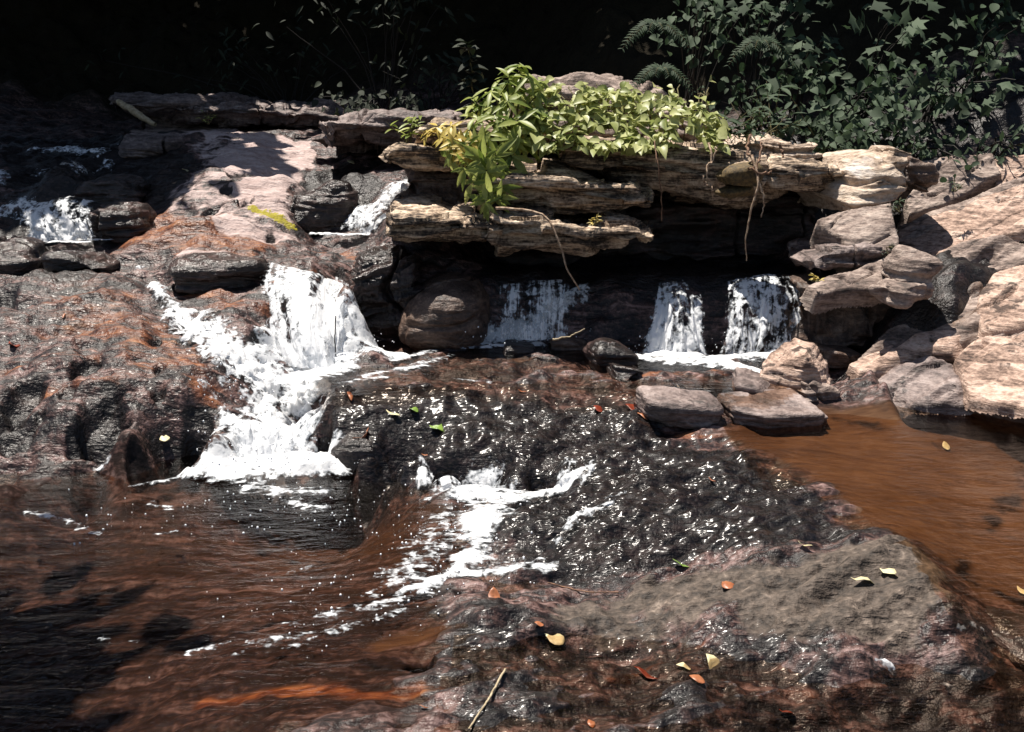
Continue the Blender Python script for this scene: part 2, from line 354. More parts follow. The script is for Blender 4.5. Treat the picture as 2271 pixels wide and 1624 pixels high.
# points given in metres: cave ledge under the overhang, far terraces, banks, beyond the frame
P += [np.array(p) for p in [(x, y, z) for x in (-.15, .25, .65, 1.05, 1.45, 1.8) for (y, z) in ((6.12, .29), (6.32, .66), (7.0, .70), (7.45, 1.15), (8.0, 1.4))]]
P += [np.array(p, float) for p in [
 (-5, 9, 1.53), (-3, 9, 1.53), (-5, 11, 1.62), (-3, 11, 1.62), (-1.5, 9.5, 1.6), (-1, 10.8, 1.68), (-5, 12.5, 2.0), (-2.5, 12.5, 2.0), (-7, 10, 1.9), (0, 10, 1.7), (0, 12, 2.6),
 (-5, 4, .5), (-5, 6, .95), (-4, 2, .0), (-5.5, 7.5, 1.25), (-3, 1.2, -.25), (0, 1.2, -.1), (3, 1.2, 0), (-1.5, 1.2, -.2), (1.5, 1.2, 0),
 (4, 3, .25), (5, 4, .7), (5, 5.5, 1.4), (5, 7, 1.8), (3.5, 7.5, 1.55), (2.5, 8, 1.5), (1, 8.5, 1.5), (0, 8.7, 1.45), (-.5, 8, 1.32),
 (1, 9.6, 2.3), (3, 9.4, 2.6), (5, 9.2, 3), (1, 12, 4.6), (4, 12, 5.2), (8, 12, 5.5), (-3, 16, 5.5), (-8, 16, 5.5), (1, 16, 8), (6, 16, 9), (12, 16, 9), (-12, 16, 6), (-10, 10, 3), (8, 8, 3), (10, 6, 3), (-9, 6, 2.4), (-1, 14, 4.5)]]
P = np.array(P)
EPS = 0.06
def _phi(d2): return np.sqrt(d2 + EPS * EPS)
_d2 = ((P[:, None, :2] - P[None, :, :2]) ** 2).sum(-1)
_A = np.block([[_phi(_d2) + np.eye(len(P)) * -0.004, np.c_[np.ones(len(P)), P[:, :2]]], [np.c_[np.ones(len(P)), P[:, :2]].T, np.zeros((3, 3))]])
_w = np.linalg.solve(_A, np.r_[P[:, 2], 0, 0, 0])
def base_h(x, y):
    x = np.asarray(x, float).ravel(); y = np.asarray(y, float).ravel(); out = np.empty(len(x))
    for i in range(0, len(x), 20000):
        xx, yy = x[i:i + 20000], y[i:i + 20000]
        d2 = (xx[:, None] - P[None, :, 0]) ** 2 + (yy[:, None] - P[None, :, 1]) ** 2
        out[i:i + 20000] = _phi(d2) @ _w[:-3] + _w[-3] + _w[-2] * xx + _w[-1] * yy
    return out

NR, NC = 860, 680
_t = np.linspace(0, 1, NR); ROWS = 1.3 * (15.0 / 1.3) ** _t
_s = np.linspace(-1, 1, NC); COLS = _s * 0.62 + np.sign(_s) * np.abs(_s) ** 6 * 0.35
TY = np.repeat(ROWS, NC); TX = (ROWS[:, None] * COLS[None, :]).ravel()
TZ0 = base_h(TX, TY)

def sample(Z, x, y):
    """bilinear lookup of a field on the fan grid"""
    x = np.asarray(x, float); y = np.asarray(y, float)
    r = np.clip(np.log(np.maximum(y, 1.31) / 1.3) / math.log(15.0 / 1.3) * (NR - 1), 0, NR - 1.001)
    c = np.clip(np.interp(x / y, COLS, np.arange(NC)), 0, NC - 1.001)
    r0 = r.astype(int); c0 = c.astype(int); fr = r - r0; fc = c - c0; Zg = Z.reshape(NR, NC)
    return (Zg[r0, c0] * (1 - fr) * (1 - fc) + Zg[r0, c0 + 1] * (1 - fr) * fc + Zg[r0 + 1, c0] * fr * (1 - fc) + Zg[r0 + 1, c0 + 1] * fr * fc)

_ts = np.linspace(1.4, 14.5, 2600)
def ground(vx, vy, Z=None):
    """where the sight line through a layout point meets the bed"""
    d = ray(vx, vy); z = CAMH + d[2] / d[1] * _ts; x = d[0] / d[1] * _ts
    h = sample(TZ if Z is None else Z, x, _ts); k = np.argmax(z <= h)
    if z[k] > h[k]: k = len(_ts) - 1
    return np.array([x[k], _ts[k], h[k]])
TZ = TZ0
def G0(vx, vy): return ground(vx, vy, TZ0)

def stroke_field(pts, V=None, warp=0.0, wseed=3, fade=1.0):
    """pts: (layout x, layout y, half width in layout units); returns 1 on the line falling to 0 at the width"""
    X = V if V is not None else np.c_[TX, TY, TZ0]
    Q = []
    for (a, b, w) in pts:
        g = G0(a, b); Q.append((g, w * K * g[1] / F))
    out = np.zeros(len(X)); lo = np.min([q[0] - q[1] - .1 for q in Q], 0); hi = np.max([q[0] + q[1] + .1 for q in Q], 0)
    idx = np.nonzero(np.all((X[:, :2] >= lo[:2]) & (X[:, :2] <= hi[:2]), 1))[0]; Xi = X[idx]
    wn_ = fbm(Xi[:, 0] * 5, Xi[:, 1] * 5, Xi[:, 2] * 3, 3, wseed) * warp if warp else 0
    best = np.full(len(Xi), -9.0)
    pairs = list(zip(Q[:-1], Q[1:])) if len(Q) > 1 else [(Q[0], Q[0])]
    for (p, wp), (q, wq) in pairs:
        v = q - p; L = (v @ v) + 1e-9; tt = np.clip(((Xi - p) @ v) / L, 0, 1)
        d = np.linalg.norm(Xi - p - tt[:, None] * v, axis=1); w = wp + (wq - wp) * tt
        best = np.maximum(best, 1 - d / w)
    out[idx] = np.clip(best + wn_, 0, 1)
    return out

def poly_field(pts, soft=0.08, warp=0.10, wseed=5):
    Q = np.array([G0(a, b)[:2] for a, b in pts]); lo, hi = Q.min(0) - soft - warp, Q.max(0) + soft + warp
    idx = np.nonzero((TX >= lo[0]) & (TX <= hi[0]) & (TY >= lo[1]) & (TY <= hi[1]))[0]
    x = TX[idx] + fbm(TX[idx] * 4, TY[idx] * 4, 0, 3, wseed) * warp; y = TY[idx] + fbm(TX[idx] * 4, TY[idx] * 4, 9, 3, wseed) * warp
    ins = np.zeros(len(idx), bool); dist = np.full(len(idx), 9.0)
    for i in range(len(Q)):
        (x1, y1), (x2, y2) = Q[i - 1], Q[i]
        c = ((y1 > y) != (y2 > y)) & (x < (x2 - x1) * (y - y1) / (y2 - y1 + 1e-12) + x1); ins ^= c
        vx_, vy_ = x2 - x1, y2 - y1; tt = np.clip(((x - x1) * vx_ + (y - y1) * vy_) / (vx_ ** 2 + vy_ ** 2 + 1e-12), 0, 1)
        dist = np.minimum(dist, np.hypot(x - x1 - tt * vx_, y - y1 - tt * vy_))
    out = np.zeros(len(TX)); out[idx] = sstep(-soft, soft, np.where(ins, dist, -dist)); return out

# paint fields (algae, sediment, dry rock, moss, running film; some dark stands for shade)
fld = {k: np.zeros(len(TX)) for k in ('dry', 'rust', 'sand', 'dark', 'moss', 'soil', 'film', 'pale', 'calm')}
def put(k, f, s=1.0): fld[k] = np.maximum(fld[k], f * s)
put('dry', poly_field([(540, 300), (700, 314), (692, 345), (672, 372), (668, 402), (642, 420), (622, 450), (640, 482), (600, 474), (545, 462), (505, 432), (470, 425), (520, 402), (560, 387), (480, 386), (500, 368), (465, 352), (520, 322)], .05, .07), 1)
put('dry', poly_field([(440, 475), (560, 488), (645, 504), (640, 526), (560, 534), (470, 505)], .07, .07), .85)
put('dry', poly_field([(400, 300), (560, 295), (700, 320), (700, 400), (650, 500), (560, 530), (430, 505), (340, 450), (400, 400), (440, 350)], .12, .12), .47)
put('dry', poly_field([(290, 283), (510, 283), (560, 300), (440, 312), (300, 300)], .1), .9)
put('dry', stroke_field([(400, 560, 18), (500, 556, 30), (570, 575, 16)], warp=.3), .75)
put('dry', poly_field([(340, 450), (470, 470), (640, 500), (640, 525), (500, 520), (350, 480)], .1), .55)
put('rust', poly_field([(300, 470), (420, 465), (560, 500), (620, 535), (560, 560), (420, 550), (300, 545), (260, 560)], .12), .95)
put('rust', stroke_field([(700, 560, 25), (770, 560, 35), (800, 585, 20)], warp=.3), 1)
put('rust', stroke_field([(600, 620, 14), (700, 610, 14), (770, 635, 16)], warp=.2), .9)
put('rust', stroke_field([(420, 640, 40), (520, 660, 60), (600, 700, 40)], warp=.4), .75)
put('sand', poly_field([(250, 1130), (520, 1110), (900, 1300), (800, 1340), (500, 1380), (250, 1300)], .3, .2), .34)
put('rust', stroke_field([(400, 1190, 40), (560, 1250, 30), (700, 1225, 30)], warp=.5), .3)
put('rust', poly_field([(180, 590), (300, 650), (370, 720), (480, 800), (500, 900), (380, 860), (280, 800), (150, 760), (60, 700)], .25, .2), .60)
put('rust', stroke_field([(250, 700, 50), (340, 720, 60), (420, 800, 50), (470, 850, 60)], warp=.5), .85)
put('rust', stroke_field([(0, 800, 50), (100, 790, 40), (220, 780, 30)], warp=.5), .7)
put('rust', stroke_field([(60, 860, 30), (160, 850, 30), (260, 850, 20)], warp=.5), .7)
put('rust', stroke_field([(160, 1062, 10), (320, 1058, 12), (420, 1065, 12)], warp=.3), .8)
put('rust', stroke_field([(450, 1560, 46), (640, 1535, 56), (820, 1545, 48), (980, 1520, 30)], warp=.4), 1)
put('rust', stroke_field([(1250, 790, 14), (1330, 810, 20), (1420, 860, 25)], warp=.4), .7)
put('rust', stroke_field([(1430, 840, 25), (1560, 830, 30), (1650, 850, 20)], warp=.3), .75)
put('rust', stroke_field([(1350, 1510, 20), (1450, 1480, 25), (1560, 1440, 18)], warp=.4), .8)
put('rust', stroke_field([(1560, 1570, 60), (1700, 1540, 70), (1850, 1570, 60)], warp=.5), .42)
put('rust', stroke_field([(1300, 1210, 30), (1500, 1230, 30), (1700, 1200, 20)], warp=.5), .45)
put('rust', stroke_field([(1400, 930, 40), (1540, 950, 30), (1650, 975, 30)], warp=.5), .6)
put('rust', stroke_field([(1850, 800, 40), (1960, 780, 40), (2070, 760, 30)], warp=.4), .75)
put('sand', poly_field([(1590, 950), (1700, 940), (1820, 910), (1900, 900), (2271, 900), (2400, 1300), (2150, 1300), (1960, 1180), (1850, 1110), (1820, 1060), (1700, 1010)], .12, .12), .95)
put('sand', stroke_field([(850, 1440, 60), (950, 1410, 70), (1040, 1400, 30)], warp=.3), 1)
put('sand', poly_field([(620, 1160), (800, 1120), (950, 1110), (960, 1200), (860, 1260), (620, 1270), (500, 1200)], .2, .15), .55)
put('sand', stroke_field([(1120, 800, 20), (1200, 800, 16)], warp=.3), .7)
put('sand', poly_field([(420, 1180), (700, 1160), (760, 1240), (600, 1280), (450, 1240)], .2, .1), .45)
put('pale', poly_field([(1215, 1335), (1500, 1275), (1800, 1235), (2000, 1195), (2070, 1260), (2060, 1350), (1920, 1430), (1760, 1425), (1640, 1375), (1400, 1370), (1250, 1368)], .16, .14), .9)
put('pale', stroke_field([(1060, 1555, 20), (1180, 1550, 30), (1260, 1540, 15)], warp=.3), .7)
put('pale', stroke_field([(2050, 1385, 8), (2180, 1400, 14), (2271, 1420, 16)], warp=.3), .6)
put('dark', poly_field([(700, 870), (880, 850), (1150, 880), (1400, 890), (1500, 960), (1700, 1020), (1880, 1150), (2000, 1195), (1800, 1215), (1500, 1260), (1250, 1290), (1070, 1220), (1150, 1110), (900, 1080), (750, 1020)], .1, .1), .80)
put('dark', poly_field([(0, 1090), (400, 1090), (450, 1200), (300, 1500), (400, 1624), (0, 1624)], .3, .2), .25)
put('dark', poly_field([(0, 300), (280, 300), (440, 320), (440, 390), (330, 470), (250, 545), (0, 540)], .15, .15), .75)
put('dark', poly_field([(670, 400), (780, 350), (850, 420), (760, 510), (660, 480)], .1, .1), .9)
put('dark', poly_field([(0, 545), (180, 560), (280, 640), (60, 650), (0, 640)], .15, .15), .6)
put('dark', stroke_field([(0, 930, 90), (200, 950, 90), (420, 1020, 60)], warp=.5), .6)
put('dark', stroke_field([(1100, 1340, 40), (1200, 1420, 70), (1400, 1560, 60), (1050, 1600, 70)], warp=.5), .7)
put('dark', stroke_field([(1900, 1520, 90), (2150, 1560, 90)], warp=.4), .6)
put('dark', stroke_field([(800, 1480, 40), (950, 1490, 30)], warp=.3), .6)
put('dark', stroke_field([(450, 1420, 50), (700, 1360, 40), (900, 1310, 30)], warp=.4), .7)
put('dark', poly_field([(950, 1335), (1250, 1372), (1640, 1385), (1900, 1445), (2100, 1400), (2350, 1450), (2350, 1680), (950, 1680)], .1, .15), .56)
put('film', poly_field([(950, 1335), (1250, 1372), (1640, 1385), (1900, 1445), (1900, 1680), (950, 1680)], .1, .15), .35)
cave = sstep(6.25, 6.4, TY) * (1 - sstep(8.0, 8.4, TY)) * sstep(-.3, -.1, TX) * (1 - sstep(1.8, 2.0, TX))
put('dark', cave, .9)  # bed under the overhang painted near black to deepen its shade
put('moss', stroke_field([(560, 462, 24), (600, 470, 30), (645, 490, 22)], warp=.35), 1)
put('moss', stroke_field([(545, 382, 8), (560, 384, 8)], warp=.3), .8)
put('film', poly_field([(700, 860), (1000, 850), (1400, 870), (1650, 985), (1830, 1070), (1900, 1150), (1850, 1200), (1250, 1290), (1060, 1230), (1150, 1110), (900, 1090), (740, 1020)], .1, .1), .85)
put('film', poly_field([(0, 600), (350, 640), (560, 920), (560, 1040), (0, 1060)], .2, .1), .13)
put('calm', poly_field([(-200, 1070), (600, 1060), (760, 1070), (960, 1090), (1060, 1200), (1000, 1330), (900, 1640), (-200, 1700)], .15, .1), 1)
put('calm', poly_field([(1590, 950), (1700, 900), (1900, 890), (2400, 890), (2500, 1350), (2130, 1320), (1820, 1070)], .1, .1), 1)
put('dark', stroke_field([(2300, 1350, 150), (2130, 1270, 70), (2230, 1130, 60), (2320, 1000, 60)], warp=.6), .62)  # bed painted darker in place of light lost in deeper water
put('dark', stroke_field([(1850, 930, 30), (2000, 960, 40), (2100, 1000, 40)], warp=.6), .5)
put('film', stroke_field([(1060, 1440, 60), (1250, 1420, 60), (1500, 1400, 40), (1750, 1440, 30)], warp=.4), .9)
put('film', stroke_field([(1050, 1560, 60), (1400, 1560, 70), (1700, 1580, 60)], warp=.4), .7)
put('film', poly_field([(0, 300), (280, 300), (420, 330), (300, 470), (250, 545), (0, 540)], .1, .1), .35)
y0 = np.where(TX > .4, 8.3, 11.6); y0 = 8.3 + 3.3 * (1 - sstep(-.9, .6, TX))
put('soil', sstep(0, .5, TY - y0 + fbm(TX * 1.5, TY * 1.5, 0, 3) * .4))
put('dark', sstep(1.9, 2.1, TX) * sstep(4.75, 4.9, TY) * (1 - fld['soil']), .7); fld['film'] *= 1 - fld['calm']  # bed painted dark so gaps between the bank slabs read as shade
for k in ('rust', 'sand'): fld[k] *= 1 - fld['soil']

# relief
ca, sa = math.cos(STRIKE), math.sin(STRIKE)
A_ = TX * ca + TY * sa; B_ = -TX * sa + TY * ca
amp = np.ones(len(TX)); amp *= 1 - .55 * fld['sand']; amp *= 1 - .2 * fld['dry']; amp *= 1 - .5 * cave
near_pool = stroke_field([(2000, 1000, 250), (2200, 1100, 300)])
amp *= 1 - .6 * np.clip(near_pool * 3, 0, 1); amp *= 1 - .5 * fld['calm']
st = fbm(A_ * 1.3, B_ * 6.5, TZ0 * 3, 4, 11); st = np.tanh(st * 3.2) * .5 + st * .5
relief = amp * (st * .042 + fbm(TX * 3.2, TY * 3.2, TZ0 * 2, 4, 21) * .065 - np.abs(fbm(A_ * 3, B_ * 11, TZ0 * 5, 3, 31)) * .040
                + fbm(TX * 13, TY * 13, TZ0 * 10, 2, 41) * .020 + fbm(A_ * 12, B_ * 45, TZ0 * 30, 2, 51) * .004)
relief += fld['soil'] * fbm(TX * 1.2, TY * 1.2, 0, 4, 61) * .25
TZ = TZ0 + relief * (1 + .3 * fld['soil'])
bank_dip = sstep(1.95, 2.15, TX) * sstep(4.75, 4.9, TY) * (1 - sstep(7.4, 7.9, TY)); TZ = TZ - .34 * bank_dip
# potholes and undercut pockets: layout x, y, half width, depth
for (a, b, w, dp) in [(195, 803, 42, .07), (352, 798, 16, .06), (355, 862, 22, .07), (292, 855, 12, .05), (240, 930, 66, .13), (525, 388, 22, .06), (430, 1022, 32, .08), (315, 1035, 45, .07), (435, 967, 45, .06), (60, 870, 50, .07), (165, 985, 30, .05),
                      (545, 441, 21, .20), (470, 457, 26, .10), (600, 520, 14, .05), (500, 418, 14, .05), (150, 868, 26, .06), (30, 950, 50, .06), (90, 920, 22, .06), (10, 655, 30, .06), (700, 455, 50, .14), (560, 575, 28, .08), (470, 600, 40, .07), (1190, 1080, 26, .06), (720, 975, 26, .16), (710, 1000, 22, .12), (820, 1030, 40, .06), (930, 1480, 40, .05), (340, 740, 22, .05), (580, 735, 30, .08), (225, 580, 26, .07)]:
    g = G0(a, b); r = w * K * g[1] / F
    q = np.hypot((TX - g[0]) / r, (TY - g[1]) / (r * 1.15)) + fbm(TX * 9, TY * 9, 0, 2, int(a)) * .35
    TZ = TZ - dp * (1 - sstep(.55, 1.0, q)); put('dark', 1 - sstep(.7, 1.15, q), .75)  # each pocket also gets its shade painted in as dark colour
TV = np.c_[TX, TY, TZ]; TF = grid_faces(NR, NC); TN = vnormals(TV, TF)
if TN[:, 2].mean() < 0: TF = TF[:, ::-1].copy(); TN = -TN
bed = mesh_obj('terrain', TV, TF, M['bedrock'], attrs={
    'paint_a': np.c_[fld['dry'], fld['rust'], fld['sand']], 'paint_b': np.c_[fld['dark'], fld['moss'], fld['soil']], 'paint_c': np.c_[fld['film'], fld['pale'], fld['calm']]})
tag(bed, 'dark wet rock stream bed with rust coloured algae and pale dry patches', 'stream bed', kind='structure')
# ------------------------------------------------------------------ rocks: every slab and boulder a thing of its own
def weather(v, f, seed, lay=0.02, rough=0.02, fine=0.006, tilt=0.0, freq=11.0, step=0.0):
    n = vnormals(v, f); x, y, z = v.T; s = z - tilt * x
    w = s + fbm(x * 1.5, y * 1.5, z * 1.5, 2, seed) * .06
    l = fbm(x * 1.1, y * 1.1, w * freq, 4, seed + 1); l = np.tanh(l * 6) * .8 + l * .2
    l2 = noise(x * 3.0, y * 3.0, w * freq * 3.1, seed + 2)
    d = 1.35 * lay * l + lay * .4 * np.tanh(l2 * 3) + .7 * rough * fbm(x * 4, y * 4, z * 4, 4, seed + 5) + fine * fbm(x * 24, y * 24, z * 24, 3, seed + 9)
    if step:
        ly = np.floor(w * 30 + 1.1 * noise(x * .9, y * .9, seed) + .5 * noise(x * 4, y * 4, z * 2, seed + 21)); sv = noise(x * 1.5 + ly * 3.7, y * 1.5, ly * 9.73, seed + 22) + .45 * noise(x * 6, y * 6, ly * 5.3, seed + 23)
        d = d - step * (.5 + .5 * np.tanh(sv * 3.2))
    crack = np.abs(noise(x * 2.2, y * 2.2, z * 1.2, seed + 12)); d = d - rough * 1.2 * (1 - sstep(0, .06, crack))
    v = v + n * (d * 1.45)[:, None]
    hz = np.sqrt(n[:, 0] ** 2 + n[:, 1] ** 2)          # bedding ledges step sideways only
    return v

def slab(name, label, prof, Y, T, mat, seed, lay=.03, rough=.03, fine=.007, tilt=0.0, freq=11, ends=7, power=4.0, dip=0.0, ns=200, nm=220, group=None, yslope=0.0, undercut=0.0, step=0.0):
    """a bedded slab: prof = (layout x, top y, bottom y) seen at distance Y, reaching T back"""
    pr = np.array(prof, float); xs = np.linspace(pr[0, 0], pr[-1, 0], ns)
    grow = step * F / (K * Y) * .42
    tp, bt = np.interp(xs, pr[:, 0], pr[:, 1]) - grow, np.interp(xs, pr[:, 0], pr[:, 2]) + grow; xs = xs + np.linspace(-grow, grow, ns)
    u = np.linspace(-1, 1, ns); e = (1 - np.abs(u) ** ends) ** (1 / ends); e = np.clip(e, .02, 1)
    th = np.linspace(0, 2 * math.pi, nm, endpoint=False)
    cy = np.sign(np.cos(th)) * np.abs(np.cos(th)) ** (2 / power); cz = np.sign(np.sin(th)) * np.abs(np.sin(th)) ** (2 / power)
    V = []
    for i in range(ns):
        Yi = Y + yslope * u[i]
        a, b = at_y(xs[i], tp[i], Yi), at_y(xs[i], bt[i], Yi)
        zc, hz = (a[2] + b[2]) / 2, max((a[2] - b[2]) / 2, .01) * e[i]; hy = T / 2 * (.55 + .45 * e[i])
        yy = Yi + T / 2 + cy * hy; zz = zc + cz * hz + dip * (yy - Yi)
        yy = yy + undercut * np.clip((zc - zz) / hz, 0, 1) * (cy < 0)
        V.append(np.c_[np.full(nm, 0) + a[0] * (yy * .25 + Yi * .75) / Yi, yy, zz])
    V = np.concatenate(V); i = np.arange((ns - 1) * nm); r, c = i // nm, i % nm; c2 = (c + 1) % nm
    Fc = np.stack([r * nm + c, r * nm + c2, (r + 1) * nm + c2, (r + 1) * nm + c], 1)
    c0 = len(V); V = np.r_[V, [V[:nm].mean(0)], [V[-nm:].mean(0)]]
    k = np.arange(nm); k2 = (k + 1) % nm
    capA = np.stack([np.full(nm, c0), k2, k, k], 1); capB = np.stack([np.full(nm, c0 + 1), (ns - 1) * nm + k, (ns - 1) * nm + k2, (ns - 1) * nm + k2], 1)
    Fc = np.r_[Fc, capA, capB]
    n = vnormals(V, Fc)
    if ((V - V.mean(0)) * n).sum() < 0: Fc = Fc[:, ::-1].copy()
    V = weather(V, Fc, seed, lay, rough, fine, tilt, freq, step)
    faces = [tuple(dict.fromkeys(q)) for q in Fc.tolist()]
    o = mesh_obj(name, V, faces, M[mat]); base = V.mean(0); base[2] = V[:, 2].min()
    return tag(recenter(o, base), label, 'rock', group)

_ico = {}
def ico(sub):
    if sub not in _ico:
        bm = bmesh.new(); bmesh.ops.create_icosphere(bm, subdivisions=sub, radius=1)
        _ico[sub] = (np.array([v.co[:] for v in bm.verts]), np.array([[v.index for v in f.verts] for f in bm.faces])); bm.free()
    return _ico[sub]

def rot3(rx, ry, rz):
    cx, sx, cy, sy, cz, sz = math.cos(rx), math.sin(rx), math.cos(ry), math.sin(ry), math.cos(rz), math.sin(rz)
    return np.array([[cz, -sz, 0], [sz, cz, 0], [0, 0, 1]]) @ np.array([[cy, 0, sy], [0, 1, 0], [-sy, 0, cy]]) @ np.array([[1, 0, 0], [0, cx, -sx], [0, sx, cx]])

def block(name, label, c, half, rot, mat, seed, cuts=5, k=14, lay=.010, rough=.015, fine=.004, sub=6, freq=14, group=None, planes=None, cat='rock'):
    """an angular boulder: a rounded meeting of planes, then weathered"""
    d, f = ico(sub); rs = np.random.default_rng(seed)
    N = [np.array(p, float) for p in [(1, 0, 0), (-1, 0, 0), (0, 1, 0), (0, -1, 0), (0, 0, 1), (0, 0, -1)]]; D = [1.0] * 6
    for _ in range(cuts):
        p = rs.normal(size=3); p /= np.linalg.norm(p); N.append(p); D.append(rs.uniform(.92, 1.2))
    for p, dd in (planes or []):
        p = np.array(p, float); N.append(p / np.linalg.norm(p)); D.append(dd)
    N, D = np.array(N), np.array(D)
    q = np.clip(d @ N.T, 0, None) / D; r = ((q ** k).sum(1)) ** (-1 / k)
    v = (d * r[:, None]) * np.array(half); v = v @ rot3(*[R(a) for a in rot]).T + np.array(c)
    v = weather(v, f, seed, lay, rough, fine, 0, freq)
    o = mesh_obj(name, v, f, M[mat]); b = v.mean(0); b[2] = v[:, 2].min()
    return tag(recenter(o, b), label, cat, group)

def px(w, Y): return w * K * Y / F      # layout units -> metres at distance Y

RG = 'slabs of the stacked outcrop'
# stacked outcrop over the little falls
slab('rock_slab', 'golden layered rock slab lowest in the outcrop, left of the pale hanging root', [(846, 482, 540), (872, 470, 548), (950, 468, 545), (1020, 474, 550), (1062, 480, 548), (1098, 486, 535)], 6.02, 1.3, 'rock_gold', 101, lay=0.012, rough=0.022, freq=9, undercut=.12, group=RG, power=4.2, step=0.055)
slab('rock_slab', 'golden pointed rock slab lowest in the outcrop, under the pale hanging root', [(1070, 505, 548), (1105, 462, 585), (1160, 455, 578), (1220, 470, 572), (1262, 496, 580), (1300, 510, 584), (1350, 494, 566), (1400, 504, 556), (1458, 530, 542)], 5.95, 1.4, 'rock_gold', 102, lay=0.012, rough=0.022, freq=9, tilt=-.12, undercut=.14, group=RG, power=4.2, step=0.055)
slab('rock_slab', 'tan and grey rock slab just below the long top slab, right of the leafy bush', [(1050, 380, 470), (1120, 366, 472), (1200, 374, 480), (1280, 386, 482), (1350, 402, 478), (1405, 416, 470), (1445, 442, 462)], 6.10, 1.4, 'rock_gold', 103, lay=0.012, rough=0.022, freq=9, undercut=.10, group=RG, power=4.2, step=0.055)
slab('rock_slab', 'long weathered top slab of the outcrop with roots hanging over its front', [(1232, 320, 350), (1258, 303, 385), (1320, 304, 402), (1400, 312, 425), (1500, 318, 450), (1590, 328, 480), (1660, 338, 470), (1740, 348, 450), (1820, 355, 432), (1888, 376, 408)], 6.30, 1.5, 'rock_gold', 104, lay=0.012, rough=0.022, freq=9, tilt=-.07, undercut=.20, group=RG, ns=240, power=4.2, step=0.055)
slab('rock_slab', 'small sunlit ledge slab at the left end of the outcrop above the dark recess', [(842, 354, 364), (880, 324, 370), (950, 320, 376), (1030, 326, 378), (1070, 340, 378)], 6.45, 1.0, 'rock_gold', 105, lay=0.012, rough=0.022, freq=9, undercut=.05, group=RG, power=4.2, step=0.055)
slab('rock_slab', 'tan rock slab half hidden under the left side of the leafy bush', [(916, 292, 320), (950, 260, 322), (1040, 256, 322), (1130, 262, 322), (1230, 280, 325)], 6.8, 1.0, 'rock_gold', 106, lay=0.012, rough=0.022, group=RG, power=4.2, freq=9, step=0.055)
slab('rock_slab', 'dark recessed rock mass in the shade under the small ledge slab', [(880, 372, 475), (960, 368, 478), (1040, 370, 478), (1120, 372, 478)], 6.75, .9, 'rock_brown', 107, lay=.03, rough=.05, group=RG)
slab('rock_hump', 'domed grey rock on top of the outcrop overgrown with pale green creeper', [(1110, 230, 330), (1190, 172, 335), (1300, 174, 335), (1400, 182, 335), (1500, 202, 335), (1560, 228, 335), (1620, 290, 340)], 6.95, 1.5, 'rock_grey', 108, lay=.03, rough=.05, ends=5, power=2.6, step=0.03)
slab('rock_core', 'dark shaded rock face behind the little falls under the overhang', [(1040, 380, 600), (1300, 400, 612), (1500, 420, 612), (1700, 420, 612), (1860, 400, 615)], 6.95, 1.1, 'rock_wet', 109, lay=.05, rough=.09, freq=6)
slab('rock_slab', 'tan boulder lying behind the right part of the long top slab', [(1590, 330, 352), (1640, 309, 360), (1720, 304, 362), (1800, 313, 364), (1818, 334, 360)], 6.65, .8, 'rock_pale', 110, lay=.015, rough=.03, group=RG, step=0.03)
block('boulder', 'pale boulder with a whitish sunlit face at the right end of the long top slab', at_y(1890, 398, 6.6), (px(80, 6.6), .40, px(52, 6.6)), (0, -12, 12), 'rock_pale', 121, cuts=6, planes=[((-.5, -.75, .5), .92), ((.4, -.8, .35), .95)])
block('rock', 'small rounded rock beside the whitish boulder, left of the dark cleft', at_y(1962, 372, 6.55), (px(30, 6.5), .2, px(45, 6.5)), (0, 10, 5), 'rock_pale', 122, cuts=4, sub=5)
slab('rock_ledge', 'thin grey rock wedge between the two pale ledges', [(1800, 578, 600), (1850, 556, 590), (1900, 552, 585), (1955, 552, 578)], 5.86, .7, 'rock_purple', 125, lay=.015, rough=.02, power=8, ends=14, step=0.03)
slab('boulder', 'big dark undercut boulder to the right of the widest little fall', [(1775, 640, 772), (1840, 640, 778), (1920, 640, 778), (1990, 645, 772), (2040, 680, 750)], 5.85, .8, 'rock_brown', 126, lay=.02, rough=.05, undercut=.05, power=8, ends=14, step=0.03)
block('rock', 'knobbly grey rock wedged at the right end of the second pale ledge', at_y(2008, 600, 5.6), (px(38, 5.6), .16, px(40, 5.6)), (0, 20, 10), 'rock_grey', 127, cuts=7, sub=5)
block('rock', 'small grey rock lying against the foot of the second pale ledge', at_y(1990, 645, 5.5), (px(38, 5.5), .14, px(24, 5.5)), (0, -10, 30), 'rock_grey', 128, cuts=7, sub=5)
block('rock', 'brown pointed rock leaning over the dark cleft', at_y(2010, 384, 6.55), (px(42, 6.5), .25, px(30, 6.5)), (0, 25, 0), 'rock_brown', 130, cuts=5, sub=5)
